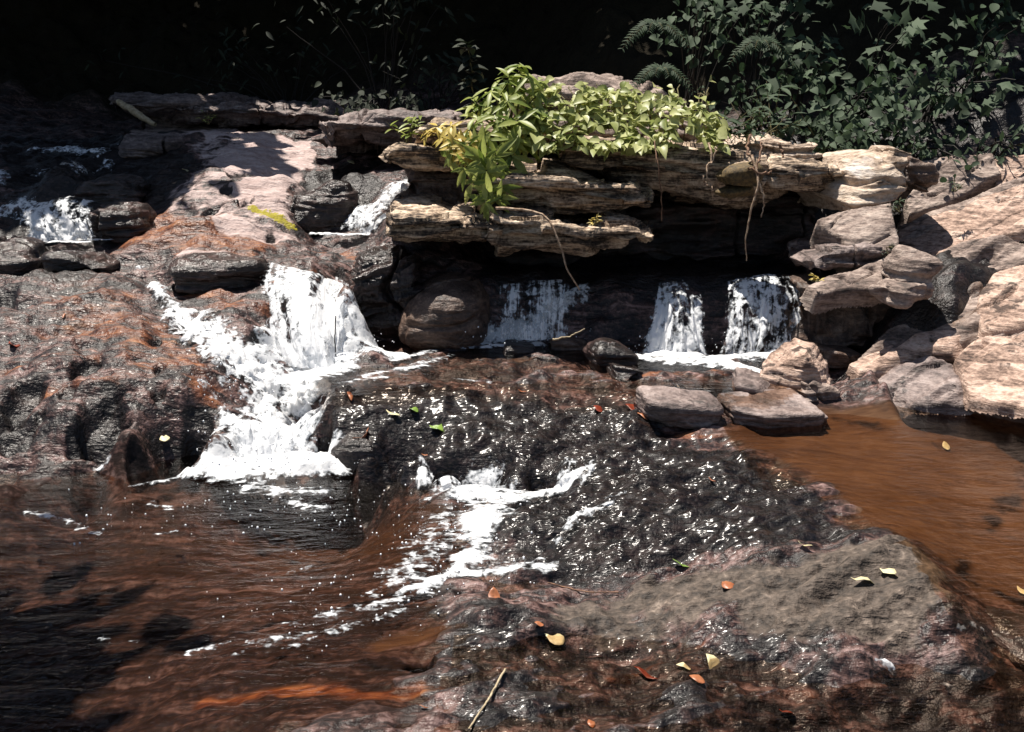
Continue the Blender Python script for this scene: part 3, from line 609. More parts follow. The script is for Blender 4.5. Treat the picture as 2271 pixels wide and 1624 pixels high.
# sloping sheets of rock on the right bank
def sheet(name, label, outline, anchor, n, thick, mat, seed, lay=.010, rough=.018, fine=.004, res=.009, rim=.016, warp=.016, tilt=.42, group=None, strike=(1, .35, .45)):
    """a dipping sheet: its outline lies on one plane in space, its broken edges drop by its thickness"""
    n = np.array(n, float); n /= np.linalg.norm(n); P0 = at_z(*anchor); C = np.array([0, 0, CAMH])
    Q = []
    for a, b in outline:
        d = ray(a, b); Q.append(C + d * ((P0 - C) @ n) / (d @ n))
    Q = np.array(Q); ex = np.array(strike, float); ex -= n * (ex @ n); ex /= np.linalg.norm(ex); ey = np.cross(n, ex)
    q = np.c_[(Q - P0) @ ex, (Q - P0) @ ey]; lo, hi = q.min(0) - .06, q.max(0) + .06
    nx, ny = int((hi[0] - lo[0]) / res) + 2, int((hi[1] - lo[1]) / res) + 2
    X, Y = np.meshgrid(np.linspace(lo[0], hi[0], nx), np.linspace(lo[1], hi[1], ny)); x, y = X.ravel(), Y.ravel()
    xw = x + fbm(x * 5, y * 5, seed, 3, seed) * warp; yw = y + fbm(x * 5, y * 5, seed + 5, 3, seed) * warp
    ins = np.zeros(len(x), bool); ds = np.full(len(x), 9.)
    for i in range(len(q)):
        (x1, y1), (x2, y2) = q[i - 1], q[i]
        ins ^= ((y1 > yw) != (y2 > yw)) & (xw < (x2 - x1) * (yw - y1) / (y2 - y1 + 1e-12) + x1)
        a, b = x2 - x1, y2 - y1; t = np.clip(((xw - x1) * a + (yw - y1) * b) / (a * a + b * b + 1e-12), 0, 1); ds = np.minimum(ds, np.hypot(xw - x1 - t * a, yw - y1 - t * b))
    ds = np.where(ins, ds, -ds)
    h = -thick * (1 - sstep(-.03, rim * .4, ds)) - rim * .5 * (1 - sstep(0, rim * 2.2, ds))
    l = fbm(x * 1.1, y * 7, seed, 4, seed + 1); h = h + lay * 1.6 * np.tanh(l * 5) + rough * fbm(x * 3.5, y * 5, 0, 4, seed + 2) + fine * fbm(x * 16, y * 30, 0, 3, seed + 3)
    cr = np.abs(fbm(x * 1.2, y * 3.2, 3, 3, seed + 4)); h = h - .03 * (1 - sstep(0, .035, cr)) * sstep(.0, .05, ds)
    V = P0 + x[:, None] * ex + y[:, None] * ey + h[:, None] * n
    keep = ds > -.034; f = grid_faces(ny, nx); f = f[keep[f].all(1)]; used = np.unique(f); re_ = np.full(len(x), -1); re_[used] = np.arange(len(used))
    o = mesh_obj(name, V[used], re_[f], M[mat]); c = V[used].mean(0); c[2] = V[used][:, 2].min()
    return tag(recenter(o, c), label, 'rock', group)
SB = 'sloping slabs of the right bank'
BN = np.array([-.38, -.30, .875]); BP = at_z(1925, 870, .23)
def on_bank(name, label, outline, off, mat, seed, dn=(0, 0, 0), thick=.055, **kw):
    """a sheet lying on the common plane of the right bank, off metres above it"""
    C = np.array([0, 0, CAMH]); m = np.mean(outline, 0); d = ray(*m); P_ = BP + BN * off; p = C + d * ((P_ - C) @ BN) / (d @ BN)
    return sheet(name, label, outline, (m[0], m[1], p[2]), BN + np.array(dn), thick, mat, seed, group=SB, **kw)
on_bank('rock_slab', 'brown bedrock slope showing between the sunlit slabs of the right bank', [(1990, 505), (2100, 462), (2271, 402), (2450, 345), (2450, 912), (2271, 908), (2150, 892), (2040, 898), (1930, 880), (1885, 830), (1960, 745), (2020, 690), (1998, 600)], .0, 'rock_grey', 130, thick=.5, lay=.03, rough=.03)
on_bank('rock_slab', 'broad sunlit pinkish slab sloping up to the right edge', [(1988, 508), (2060, 472), (2150, 440), (2271, 400), (2430, 350), (2430, 500), (2271, 512), (2185, 532), (2110, 552), (2020, 574), (1998, 566)], 0.062, 'rock_ramp', 132, lay=.014)
on_bank('rock_slab', 'darker layered slab just below the broad pinkish slab', [(2005, 585), (2100, 562), (2200, 538), (2430, 508), (2430, 560), (2262, 566), (2165, 606), (2070, 640), (2014, 640)], 0.044, 'rock_grey', 133, lay=.03, rough=.03, dn=(0, .05, 0))
on_bank('rock_slab', 'brown stained slab in the middle of the right bank', [(2020, 650), (2085, 636), (2150, 612), (2180, 625), (2165, 690), (2140, 728), (2085, 735), (2030, 700)], 0.037, 'rock_brown', 134, rough=.035, lay=.02)
on_bank('rock_slab', 'big bright cream slab at the right edge with a small dark hollow', [(2165, 690), (2172, 642), (2206, 602), (2271, 580), (2430, 545), (2430, 722), (2271, 720), (2205, 732), (2176, 726)], 0.077, 'rock_ramp', 135, lay=.006)
on_bank('rock_slab', 'broad pale slab sloping into the brown pool at the right edge', [(2118, 792), (2150, 750), (2271, 730), (2430, 722), (2430, 910), (2271, 908), (2200, 900), (2150, 886), (2138, 840)], 0.067, 'rock_ramp', 136, lay=.010)
on_bank('rock_slab', 'grey damp slab leading down to the brown pool', [(1925, 862), (1990, 812), (2060, 790), (2112, 798), (2130, 845), (2142, 890), (2060, 900), (1965, 896)], 0.042, 'rock_purple', 137, lay=.012)
on_bank('rock_slab', 'rust stained slab above the grey damp slab', [(1888, 816), (1960, 774), (2060, 742), (2140, 734), (2108, 782), (2000, 802), (1905, 842)], 0.037, 'rock_ramp', 138, lay=.022, rough=.03)
sheet('rock_slab', 'grey tilted boulder right of the dark cleft below the bank', [(1978, 378), (2000, 362), (2060, 354), (2130, 344), (2205, 338), (2222, 380), (2150, 420), (2100, 446), (2015, 474), (2008, 440), (2042, 405)], (2100, 395, 1.295), (-.18, -.62, .76), .30, 'rock_grey', 129, group=SB)
sheet('rock_slab', 'grey rock far right on the bank edge beneath the shrubs', [(2200, 352), (2260, 345), (2420, 320), (2420, 370), (2271, 400), (2215, 420)], (2271, 370, 1.37), (-.2, -.5, .84), .2, 'rock_ramp', 131, group=SB)
sheet('rock_ledge', 'pale grey rock ledge below the whitish boulder with an undercut mossy front', [(1818, 482), (1862, 466), (1922, 452), (1978, 446), (1992, 520), (1990, 550), (1930, 556), (1880, 560), (1862, 530)], (1925, 505, 1.06), (-.12, -.62, .77), .22, 'rock_grey', 123, lay=.008, rough=.012)
sheet('rock_ledge', 'grey rock ledge second below the whitish boulder, just above the dark undercut', [(1790, 628), (1840, 606), (1900, 592), (1960, 568), (1992, 580), (1985, 622), (1930, 640), (1860, 645), (1805, 655)], (1900, 615, .80), (-.1, -.55, .82), .12, 'rock_grey', 124, lay=.008, rough=.012)
# rocks in the middle
block('boulder', 'big rounded brown boulder left of the curtain fall, sunlit only on top', at_y(985, 692, 6.33), (px(106, 6.2), .40, px(92, 6.2)), (0, 8, 0), 'rock_brown', 141, cuts=0, k=3, lay=0.002, rough=0.015, planes=[((-.75, -.1, .65), .9)])
slab('boulder', 'dark sloping boulder between the main white fall and the rounded brown boulder', [(772, 600, 740), (800, 565, 760), (860, 560, 765), (910, 580, 765), (940, 640, 760)], 6.15, .9, 'rock_wet', 142, lay=.02, rough=.05, power=2.6, tilt=.3, step=0.03)
g = G0(1760, 885)
block('boulder', 'triangular tan boulder standing at the foot of the widest little fall', at_y(1762, 832, g[1] + .12), (px(80, g[1]), .18, px(74, g[1])), (0, 8, -18), 'rock_ramp', 143, cuts=2, k=40, lay=.004,  planes=[((-.75, -.2, .75), .72), ((.75, -.1, .55), .80), ((-.35, -.85, .1), .75), ((.55, -.75, .1), .85)], rough=.008)
g = G0(1500, 935)
block('rock', 'flat pinkish rock in the shallows left of the square slab', at_y(1502, 908, g[1] + .12), (px(84, g[1]), .14, px(29, g[1])), (4, 6, 8), 'rock_purple', 144, cuts=5, k=10, rough=.012)
g = G0(1700, 950)
block('rock_slab', 'square flat purplish slab lying at the edge of the brown pool', at_y(1703, 920, g[1] + .10), (px(98, g[1]), .17, px(28, g[1])), (6, 2, 14), 'rock_purple', 145, cuts=0, k=26, lay=.006, rough=.006, planes=[((-.75, -.65, .0), 1.0)])
g = G0(1720, 895)
block('rock', 'dark wet rock sloping from the triangular boulder to the square slab', at_y(1700, 872, g[1] + .1), (px(80, g[1]), .16, px(26, g[1])), (8, 14, -6), 'rock_purple', 146, cuts=6, rough=.014, sub=5)
block('rock', 'pale stone under the right foot of the triangular boulder', at_y(1800, 872, G0(1800, 895)[1] + .05), (px(44, 5), .10, px(24, 5)), (0, 20, 20), 'rock_grey', 147, cuts=6, sub=5)
block('rock', 'dark layered rock flat in the water behind the flat pinkish rock', at_y(1570, 852, G0(1570, 862)[1] + .1), (px(90, 5.2), .14, px(12, 5.2)), (0, 3, 6), 'rock_wet', 148, cuts=4, sub=5)
block('rock', 'grey speckled wet rock between the curtain fall and the middle fall', at_y(1350, 795, G0(1350, 825)[1] + .1), (px(52, 5.5), .17, px(36, 5.5)), (0, 25, 10), 'rock_wet', 149, cuts=6, sub=5)
block('rock', 'black wet rock low in the water right of the grey speckled rock', at_y(1386, 826, G0(1386, 842)[1] + .05), (px(36, 5.4), .12, px(20, 5.4)), (0, 5, 10), 'rock_wet', 150, cuts=5, sub=5)
block('rock', 'rust topped stone at the foot of the curtain fall', at_y(1258, 772, G0(1258, 795)[1] + .1), (px(46, 5.7), .15, px(24, 5.7)), (0, 8, 0), 'rock_brown', 151, cuts=5, sub=5)
block('rock', 'small dark stone in the water below the curtain fall', at_y(1150, 780, G0(1150, 792)[1] + .05), (px(32, 5.7), .10, px(17, 5.7)), (0, 4, 0), 'rock_wet', 152, cuts=4, sub=5)
block('pebble', 'little pale pebble on the rock between the two big slabs', at_y(1660, 868, G0(1660, 880)[1]), (px(14, 5), .03, px(11, 5)), (0, 0, 0), 'rock_pale', 153, cuts=4, sub=4, cat='pebble')
block('rock', 'small wet stone at the right corner of the square slab', at_y(1822, 930, G0(1822, 940)[1]), (px(18, 4.7), .06, px(14, 4.7)), (0, 0, 0), 'rock_purple', 154, cuts=5, sub=4)
block('rock', 'red brown wet rock beside the big dark undercut boulder', at_y(1850, 790, G0(1850, 812)[1] + .05), (px(62, 5.3), .16, px(22, 5.3)), (0, 6, 0), 'rock_brown', 155, cuts=5, sub=5)
# rocks of the upper left
slab('rock_ledge', 'long low grey rock ledge far back at the top of the cascade', [(225, 212, 228), (300, 209, 268), (380, 212, 278), (450, 214, 282), (600, 226, 284), (700, 237, 286), (810, 250, 272)], 9.9, 1.8, 'rock_purple', 161, lay=0.02, rough=.06, freq=5, power=3.2, undercut=.25, step=0.06)
slab('rock_slab', 'flat grey slab with a dark underside, right of the long far ledge', [(700, 302, 314), (740, 272, 318), (800, 257, 322), (900, 254, 325), (1010, 256, 325)], 7.9, 1.3, 'rock_purple', 162, lay=0.02, rough=.03, undercut=.2, step=0.06)
block('rock', 'dark lumpy rock in the stream right of the pale dry slope', at_y(724, 458, G0(720, 500)[1] + .25), (px(70, 7.2), .3, px(58, 7.2)), (0, 8, 0), 'rock_wet', 163, cuts=9, k=6, rough=0.07)
block('rock', 'low dark rock with a pale top edge above the chute', at_y(490, 608, G0(490, 618)[1] + .12), (px(100, 6.2), .22, px(34, 6.2)), (0, -2, 4), 'rock_wet', 164, cuts=9, rough=0.05, k=7)
block('rock', 'black rock in the shade at the left edge below the upper left fall', at_y(25, 590, G0(40, 595)[1] + .2), (px(90, 6.6), .3, px(60, 6.6)), (0, 12, 0), 'rock_wet', 165, cuts=9, rough=0.06, k=6)
block('rock', 'grey mottled wet rock below the foam of the upper left fall', at_y(190, 596, G0(190, 600)[1] + .1), (px(75, 6.4), .2, px(36, 6.4)), (0, 4, 0), 'rock_wet', 166, cuts=9, rough=0.05, k=6)
block('rock', 'dark round rock right of the upper left fall', at_y(285, 505, G0(285, 525)[1] + .15), (px(62, 7), .26, px(54, 7)), (0, 6, 0), 'rock_wet', 167, cuts=9, rough=0.06, k=6)
block('rock', 'dark wet rock between the upper two falls at the left edge', at_y(262, 432, G0(250, 440)[1] + .15), (px(80, 7.6), .26, px(42, 7.6)), (0, -4, 0), 'rock_wet', 168, cuts=9, rough=0.06, k=6)
block('rock', 'grey rock in the dark stream at the foot of the far ledge', at_y(340, 324, G0(340, 325)[1] + .1), (px(75, 8.3), .3, px(28, 8.3)), (0, 3, 0), 'rock_purple', 169, cuts=9, rough=0.05, k=6)
# rocks of the lower right
block('rock', 'grey wet rock at the lower right edge beyond the crack', at_y(2265, 1415, G0(2240, 1420)[1] + .05), (px(90, 2.9), .14, px(26, 2.9)), (0, 8, 15), 'rock_wet', 171, cuts=6, rough=.012)
block('boulder', 'rounded wet knob at the left tip of the glittering slab under the curled orange leaf', G0(790, 1000) + np.array([0, .10, -.02]), (px(66, 4.6), .18, .11), (0, 6, 0), 'rock_wet', 173, cuts=4, k=6, rough=.014, lay=.005)
# ------------------------------------------------------------------ water
def water_sheet(name, pts, z, mat, label, n=90):
    Q = np.array([at_z(a, b, z)[:2] for a, b in pts]); lo, hi = Q.min(0), Q.max(0)
    xs, ys = np.linspace(lo[0], hi[0], n), np.linspace(lo[1], hi[1], n); X, Y = np.meshgrid(xs, ys); x, y = X.ravel(), Y.ravel()
    ins = np.zeros(len(x), bool)
    for i in range(len(Q)):
        (x1, y1), (x2, y2) = Q[i - 1], Q[i]
        ins ^= ((y1 > y) != (y2 > y)) & (x < (x2 - x1) * (y - y1) / (y2 - y1 + 1e-12) + x1)
    f = grid_faces(n, n); f = f[ins[f].all(1)]
    used = np.unique(f); re = np.full(len(x), -1); re[used] = np.arange(len(used))
    zz = z + fbm(x * 5, y * 9, 0, 2, 71) * .004
    o = mesh_obj(name, np.c_[x, y, zz][used], re[f], M[mat]); return tag(o, label, 'water', kind='structure')
water_sheet('pool_water', [(1560, 900), (1700, 880), (1900, 840), (2600, 860), (2700, 1500), (2240, 1420), (2100, 1345), (2010, 1225), (1880, 1180), (1800, 1105), (1640, 1015)], .212, 'pool_brown', 'clear brown pool at the right')
water_sheet('stream_water', [(-900, 1020), (700, 1000), (760, 1060), (960, 1075), (1130, 1095), (1040, 1230), (1240, 1300), (1060, 1420), (1000, 1640), (900, 1900), (-1200, 1900)], 0.0, 'pool_dark', 'dark brown pool at the lower left')
water_sheet('stream_water', [(1000, 1380), (1700, 1440), (2080, 1400), (2700, 1500), (2700, 1900), (900, 1900)], .022, 'pool_dark', 'shallow run across the lower right')
water_sheet('basin_water', [(690, 760), (1080, 745), (1700, 765), (1830, 850), (1700, 900), (1400, 880), (1100, 865), (700, 880)], .312, 'pool_dark', 'shallow brown basin below the falls')

TN_up = TN
def hug(strokes, name, parent, gain=1.0, lift=.022, lump=.05, warp=.5, seed=1, flow=(25, 25)):
    """white water lying on the bed: the part of the bed under these strokes, raised into lumps"""
    d = np.zeros(len(TX))
    for s in strokes: d = np.maximum(d, stroke_field([(a, b, w * 1.35) for a, b, w in s], TV, warp=warp, wseed=seed))
    keep = d > .015
    f = TF[keep[TF].any(1)]; used = np.unique(f); re = np.full(len(TX), -1); re[used] = np.arange(len(used))
    v = TV[used].copy(); dd = d[used]
    wl_ = {'pool': 0.0}
    l = fbm(v[:, 0] * 9, v[:, 1] * 9, v[:, 2] * 9, 4, seed + 3) * .5 + .5; l2 = np.abs(fbm(v[:, 0] * 22, v[:, 1] * 22, v[:, 2] * 22, 3, seed + 4))
    v += TN[used] * (lift + dd * lump * (l * .9 + l2 * .7))[:, None]; v[:, 2] += .006
    fl = np.c_[v[:, 0] * flow[0], v[:, 1] * flow[1], v[:, 2] * flow[1]]
    return mesh_obj(name, v, re[f], M['foam'], parent, attrs={'thick': dd * gain, 'flow': fl})

def apron(strokes, z, name, parent, gain=1.2, lump=.03, seed=1, warp=.5, res=.012, rise=0.0):
    """flat floating foam on a pool surface"""
    segs = []
    for s in strokes:
        segs.append([(at_z(a, b, z), 1.35 * w * K * at_z(a, b, z)[1] / F) for a, b, w in s])
    allp = np.array([q[0][:2] for s in segs for q in s]); ww = max(q[1] for s in segs for q in s) + .1
    lo, hi = allp.min(0) - ww, allp.max(0) + ww
    nx, ny = int((hi[0] - lo[0]) / res) + 2, int((hi[1] - lo[1]) / res) + 2
    X, Y = np.meshgrid(np.linspace(lo[0], hi[0], nx), np.linspace(lo[1], hi[1], ny)); x, y = X.ravel(), Y.ravel()
    best = np.full(len(x), -1.0)
    for s in segs:
        for (p, wp), (q, wq) in (zip(s[:-1], s[1:]) if len(s) > 1 else [(s[0], s[0])]):
            v = (q - p)[:2]; t = np.clip(((x - p[0]) * v[0] + (y - p[1]) * v[1]) / (v @ v + 1e-9), 0, 1)
            dx, dy = x - p[0] - t * v[0], y - p[1] - t * v[1]; best = np.maximum(best, 1 - np.hypot(dx, dy) / (wp + (wq - wp) * t))
    d = np.clip(best + fbm(x * 5, y * 8, 0, 4, seed) * warp * 1.1, 0, 1) * (best > -.5)
    keep = d > .02; f = grid_faces(ny, nx); f = f[keep[f].any(1)]; used = np.unique(f); re = np.full(len(x), -1); re[used] = np.arange(len(used))
    l = fbm(x * 12, y * 12, 0, 4, seed + 5) * .5 + .5
    V = np.c_[x, y, z + .006 + d * lump * l + d * d * rise]
    hh = sample(TZ, x, y); V[:, 2] = np.maximum(V[:, 2], hh + .004)
    return mesh_obj(name, V[used], re[f], M['foam'], parent, attrs={'thick': d[used] * gain, 'flow': np.c_[x * 14, y * 30, 0 * x][used]})

def curtain(top, bot, name, parent, nu=90, nv=60, bulge=.06, strands=30, gain=1.0, lump=.02, seed=1, edge=.12, thin=0.0, vfreq=2.5, dtop=.2, dbot=.2):
    """a falling sheet between two rows of points in metres, breaking into strands"""
    T_, B_2 = np.array(top, float), np.array(bot, float); u = np.linspace(0, 1, nu); v = np.linspace(0, 1, nv)
    def lin(Q):
        s = np.linspace(0, 1, len(Q)); return np.stack([np.interp(u, s, Q[:, k]) for k in range(3)], 1)
    A, B = lin(T_), lin(B_2); V = np.empty((nv, nu, 3)); D = np.empty((nv, nu))
    for j, q in enumerate(v):
        p = A + (B - A) * np.array([q ** .85, q ** .6, q ** 1.25])[None, :]
        V[j] = p
        D[j] = 1
    uu, vv = np.meshgrid(u, v)
    st = fbm(uu * strands * .5, vv * vfreq * .6, 0, 3, seed); big = fbm(uu * 5, vv * 1.2, 0, 3, seed + 3)
    wob = fbm(uu * strands, vv * 5, 0, 3, seed + 8)
    V[..., 1] -= bulge * np.sin(np.pi * np.clip(vv, 0, 1) * .8) + lump * (st + 1) + lump * wob
    V[..., 0] += lump * .7 * fbm(uu * 9, vv * 3, 0, 2, seed + 6)
    D = .72 + st * .55 + big * .55 - thin
    D *= sstep(0, edge, uu + fbm(vv * 4, 0, 0, 2, seed + 11) * .06) * sstep(0, edge, 1 - uu + fbm(vv * 4, 5, 0, 2, seed + 12) * .06)
    D = D - dtop * (1 - sstep(0, .25, vv)) + dbot * sstep(.55, 1, vv)
    fl = np.stack([uu * strands, vv * vfreq, 0 * uu], -1)
    return mesh_obj(name, V.reshape(-1, 3), grid_faces(nv, nu), M['foam'], parent, attrs={'thick': np.clip(D, 0, 1.4).ravel() * gain, 'flow': fl.reshape(-1, 3)})

def drops(centres, n, spread, name, parent, size=(.002, .006), seed=1):
    rs = np.random.default_rng(seed); d, f = ico(1); V, Fc = [], []
    C = np.array(centres)
    for i in range(n):
        c = C[rs.integers(len(C))] + rs.normal(size=3) * np.array(spread); r = rs.uniform(*size) * rs.uniform(.5, 1)
        V.append(d * r * np.array([1, 1, rs.uniform(.8, 1.8)]) + c); Fc.append(f + i * len(d))
    return tag(mesh_obj(name, np.concatenate(V), np.concatenate(Fc), M['drop'], parent), kind='stuff')

def fall(loc, label): return empty('waterfall', loc, label, 'waterfall', 'small falls of the cascade')
E = (0, -.02, .012)
def gp(a, b, dy=-.03, dz=.01): return ground(a, b, TZ) + np.array([0, dy, dz])

# the main white fall in the middle left
w = fall(G0(720, 790), 'widest bright white fall dropping between brown rocks left of the rounded boulder')
curtain([gp(588, 582), gp(640, 590), gp(700, 606), gp(745, 622), gp(772, 640)], [at_z(622, 790, .33) - [0, .05, 0], at_z(680, 800, .33) - [0, .1, 0], at_z(740, 800, .33) - [0, .1, 0], at_z(792, 775, .33) - [0, .05, 0]], 'water_sheet', w, 130, 80, bulge=.10, strands=18, gain=1.25, lump=.022, seed=201, vfreq=3, dtop=.15, thin=.06)
curtain([gp(742, 612), gp(775, 630)], [at_z(775, 765, .33) - [0, .07, 0], at_z(800, 760, .33) - [0, .07, 0]], 'water_strand', w, 30, 70, bulge=.05, strands=6, gain=1.0, lump=.02, seed=202)
apron([[(630, 800, 55), (720, 800, 60), (800, 790, 45), (900, 795, 18)], [(640, 850, 40), (760, 815, 30)]], .318, 'foam_apron', w, 1.9, .05, 203)
drops([at_z(680, 780, .42), at_z(760, 770, .4), at_z(820, 770, .36)], 130, (.16, .10, .05), 'droplets', w, seed=204)

# the long chute running down from the left terrace into the lower pool
w = fall(G0(560, 1000), 'long foaming white chute slanting down the left rocks into the lower pool')
hug([[(310, 600, 8), (345, 640, 15), (385, 690, 26), (430, 735, 42), (495, 792, 58), (555, 852, 76), (600, 910, 85), (610, 970, 78), (600, 1030, 95)],
     [(760, 810, 36), (690, 850, 45), (650, 900, 50), (625, 960, 52), (610, 1020, 70)], [(450, 850, 18), (510, 930, 26), (550, 1000, 30)]], 'water_sheet', w, 1.55, .02, .06, .75, 211)
hug([[(700, 845, 14), (685, 900, 16), (672, 950, 14), (680, 1000, 20)]], 'water_strand', w, 1.2, .03, .04, .5, 213)
apron([[(420, 1058, 24), (520, 1050, 42), (600, 1040, 70), (690, 1040, 60), (760, 1052, 26)], [(560, 1010, 50), (660, 1000, 50)]], .004, 'foam_apron', w, 2.1, .07, 212, .75, rise=.03)
drops([at_z(600, 1010, .12), at_z(680, 1010, .1), at_z(560, 960, .2), at_z(500, 840, .42), at_z(560, 870, .36)], 240, (.14, .10, .05), 'droplets', w, seed=214)
apron([[(560, 1085, 24), (660, 1095, 34), (740, 1090, 24)], [(640, 1115, 34), (700, 1130, 20)]], .003, 'foam_fringe', w, .85, .012, 215, .9)

# the drips and small fall off the glittering slab
w = fall(G0(1060, 1150), 'low ragged fall off the front lip of the dark glittering slab')
hug([[(935, 1030, 7), (940, 1080, 10)], [(1090, 1050, 6), (1080, 1085, 9)], [(1265, 1035, 16), (1250, 1075, 16)], [(1320, 1030, 10), (1300, 1070, 10)], [(980, 1075, 18), (1080, 1085, 20), (1140, 1085, 14)]], 'water_sheet', w, .95, .02, .02, .8, 221, flow=(40, 12))
apron([[(985, 1095, 34), (1080, 1105, 46), (1140, 1108, 34)], [(1075, 1130, 56), (1062, 1180, 48), (1045, 1230, 38), (1010, 1270, 40), (960, 1300, 34), (900, 1314, 18)], [(1040, 1276, 34), (1120, 1272, 38), (1195, 1264, 22)], [(1140, 1105, 14), (1240, 1094, 14), (1320, 1076, 8)]], .006, 'foam_apron', w, 1.45, .03, 222, .9)
hug([[(1090, 1068, 30), (1080, 1110, 50), (1060, 1160, 50), (1045, 1220, 40)]], 'water_rush', w, .85, .012, .03, .9, 225)
apron([[(985, 1140, 26), (960, 1220, 40), (890, 1290, 40), (820, 1330, 24)]], .005, 'foam_fringe', w, .42, .01, 223, 1.0)
drops([at_z(1060, 1110, .05), at_z(1040, 1190, .05), at_z(1000, 1270, .03)], 160, (.12, .12, .02), 'droplets', w, seed=224)
w = fall(G0(1250, 1200), 'thin white trickle down the crease beside the dark hump of wet rock')
hug([[(1360, 1128, 6), (1330, 1145, 11), (1280, 1165, 9), (1240, 1200, 12), (1210, 1225, 10), (1190, 1255, 16)], [(1400, 1105, 4), (1350, 1120, 6)]], 'water_sheet', w, .85, .02, .02, .9, 226)

# three falls out of the shade under the outcrop
w = fall(at_z(1180, 750, .31), 'curtain of thin grey strands falling beside the rounded brown boulder')
curtain([at_y(1102, 632, 6.22), at_y(1180, 622, 6.24), at_y(1268, 618, 6.22)], [at_y(1098, 748, 6.02), at_y(1180, 752, 6.0), at_y(1262, 746, 6.02)], 'water_sheet', w, 150, 70, bulge=.03, strands=26, gain=.92, lump=.012, seed=231, vfreq=1.6, thin=.12)
apron([[(1020, 772, 16), (1090, 760, 22), (1180, 757, 26), (1285, 746, 16)], [(1080, 772, 16), (1200, 768, 12)]], .318, 'foam_apron', w, 1.6, .04, 232)
drops([at_y(1120, 740, 6.0), at_y(1230, 738, 6.0)], 70, (.10, .05, .03), 'droplets', w, seed=233)
w = fall(at_z(1480, 795, .31), 'white fall spreading like a skirt, middle of the three under the outcrop')
curtain([at_y(1452, 628, 6.22), at_y(1490, 622, 6.24), at_y(1535, 620, 6.22)], [at_y(1418, 790, 5.9), at_y(1490, 800, 5.86), at_y(1572, 788, 5.9)], 'water_sheet', w, 110, 80, bulge=.05, strands=10, gain=1.0, lump=.03, seed=241, vfreq=3, dtop=.35, dbot=.25)
apron([[(1410, 797, 18), (1480, 803, 30), (1580, 806, 28), (1670, 828, 16)], [(1440, 790, 20), (1540, 792, 20)]], .318, 'foam_apron', w, 1.8, .05, 242)
drops([at_y(1440, 780, 5.9), at_y(1540, 785, 5.9)], 110, (.08, .05, .05), 'droplets', w, seed=243)
w = fall(at_z(1690, 790, .31), 'broken white fall next to the big dark undercut boulder')
curtain([at_y(1600, 624, 6.24), at_y(1690, 606, 6.26), at_y(1778, 612, 6.2)], [at_y(1590, 785, 5.92), at_y(1690, 790, 5.86), at_y(1775, 775, 5.92)], 'water_sheet', w, 150, 80, bulge=.06, strands=20, gain=.88, lump=.03, seed=251, vfreq=3, dtop=.15, thin=.05)
apron([[(1580, 800, 26), (1680, 796, 36), (1760, 785, 24)], [(1640, 820, 20), (1700, 830, 18)]], .318, 'foam_apron', w, 1.6, .05, 252)
drops([at_y(1640, 775, 5.9), at_y(1740, 770, 5.9)], 130, (.09, .05, .05), 'droplets', w, seed=253)

# the falls of the upper left
w = fall(G0(150, 540), 'squat white fall at the far left with a flat shelf of foam below it')
curtain([at_y(66, 450, 7.2), at_y(110, 446, 7.22), at_y(160, 434, 7.25), at_y(215, 446, 7.2)], [at_y(62, 531, 6.92), at_y(140, 534, 6.9), at_y(226, 531, 6.92)], 'water_sheet', w, 110, 60, bulge=.06, strands=13, gain=1.2, lump=.03, seed=261, vfreq=2.2)
apron([[(80, 530, 10), (150, 534, 10), (250, 535, 6)], [(110, 540, 6), (200, 540, 5)]], .868, 'foam_apron', w, 2.2, .03, 262)
hug([[(0, 470, 24), (40, 465, 20)], [(0, 380, 14), (0, 420, 14)]], 'side_water', w, .9, .03, .03, .8, 263)
w = fall(G0(150, 370), 'faint broken riffle in the dark stream, topmost on the left')
hug([[(85, 345, 14), (130, 345, 22), (190, 345, 20), (225, 350, 12)], [(90, 380, 14), (180, 372, 20), (240, 365, 10)], [(265, 320, 6), (290, 322, 6)]], 'water_sheet', w, .95, .03, .03, .8, 266)
w = fall(G0(850, 500), 'slanting white rush squeezed under the left end of the outcrop')
hug([[(935, 400, 14), (895, 425, 20), (860, 455, 24), (825, 490, 26), (790, 510, 18)], [(800, 480, 20), (770, 510, 16)]], 'water_sheet', w, 1.15, .03, .05, .8, 271)
apron([[(690, 522, 5), (770, 524, 7), (850, 520, 8)]], .885, 'foam_apron', w, 1.7, .03, 272)

# loose riffles and foam flecks drifting on the pools
rf = empty('river_foam', at_z(650, 1350, 0), None, None); rf['kind'] = 'stuff'
apron([[(960, 1310, 10), (840, 1345, 16), (720, 1370, 12), (620, 1390, 8)], [(900, 1355, 8), (760, 1395, 10), (640, 1440, 8)], [(690, 1260, 5), (640, 1275, 4)], [(590, 1440, 8), (520, 1455, 6)]], .004, 'foam_riffles', rf, .45, .01, 281, 1.2)
apron([[(300, 1080, 5), (360, 1070, 5), (410, 1060, 6)], [(60, 1140, 8), (160, 1160, 10), (210, 1190, 8)], [(330, 1120, 12), (380, 1130, 8)], [(210, 1045, 6), (250, 1043, 6)], [(340, 1190, 5), (390, 1180, 4)]], .004, 'foam_flecks', rf, .55, .008, 282, 1.2)
apron([[(420, 1450, 6), (500, 1430, 6)], [(230, 1420, 8), (300, 1425, 6)], [(560, 1425, 5), (640, 1420, 8), (690, 1405, 8)]], .004, 'foam_streaks', rf, .42, .008, 283, 1.2)
apron([[(820, 835, 16), (920, 815, 14), (1000, 790, 10)], [(880, 800, 12), (960, 780, 8)], [(1000, 840, 8), (1080, 850, 8)], [(760, 850, 12), (850, 840, 10)]], .318, 'foam_fringe', rf, .72, .01, 284, 1.1)
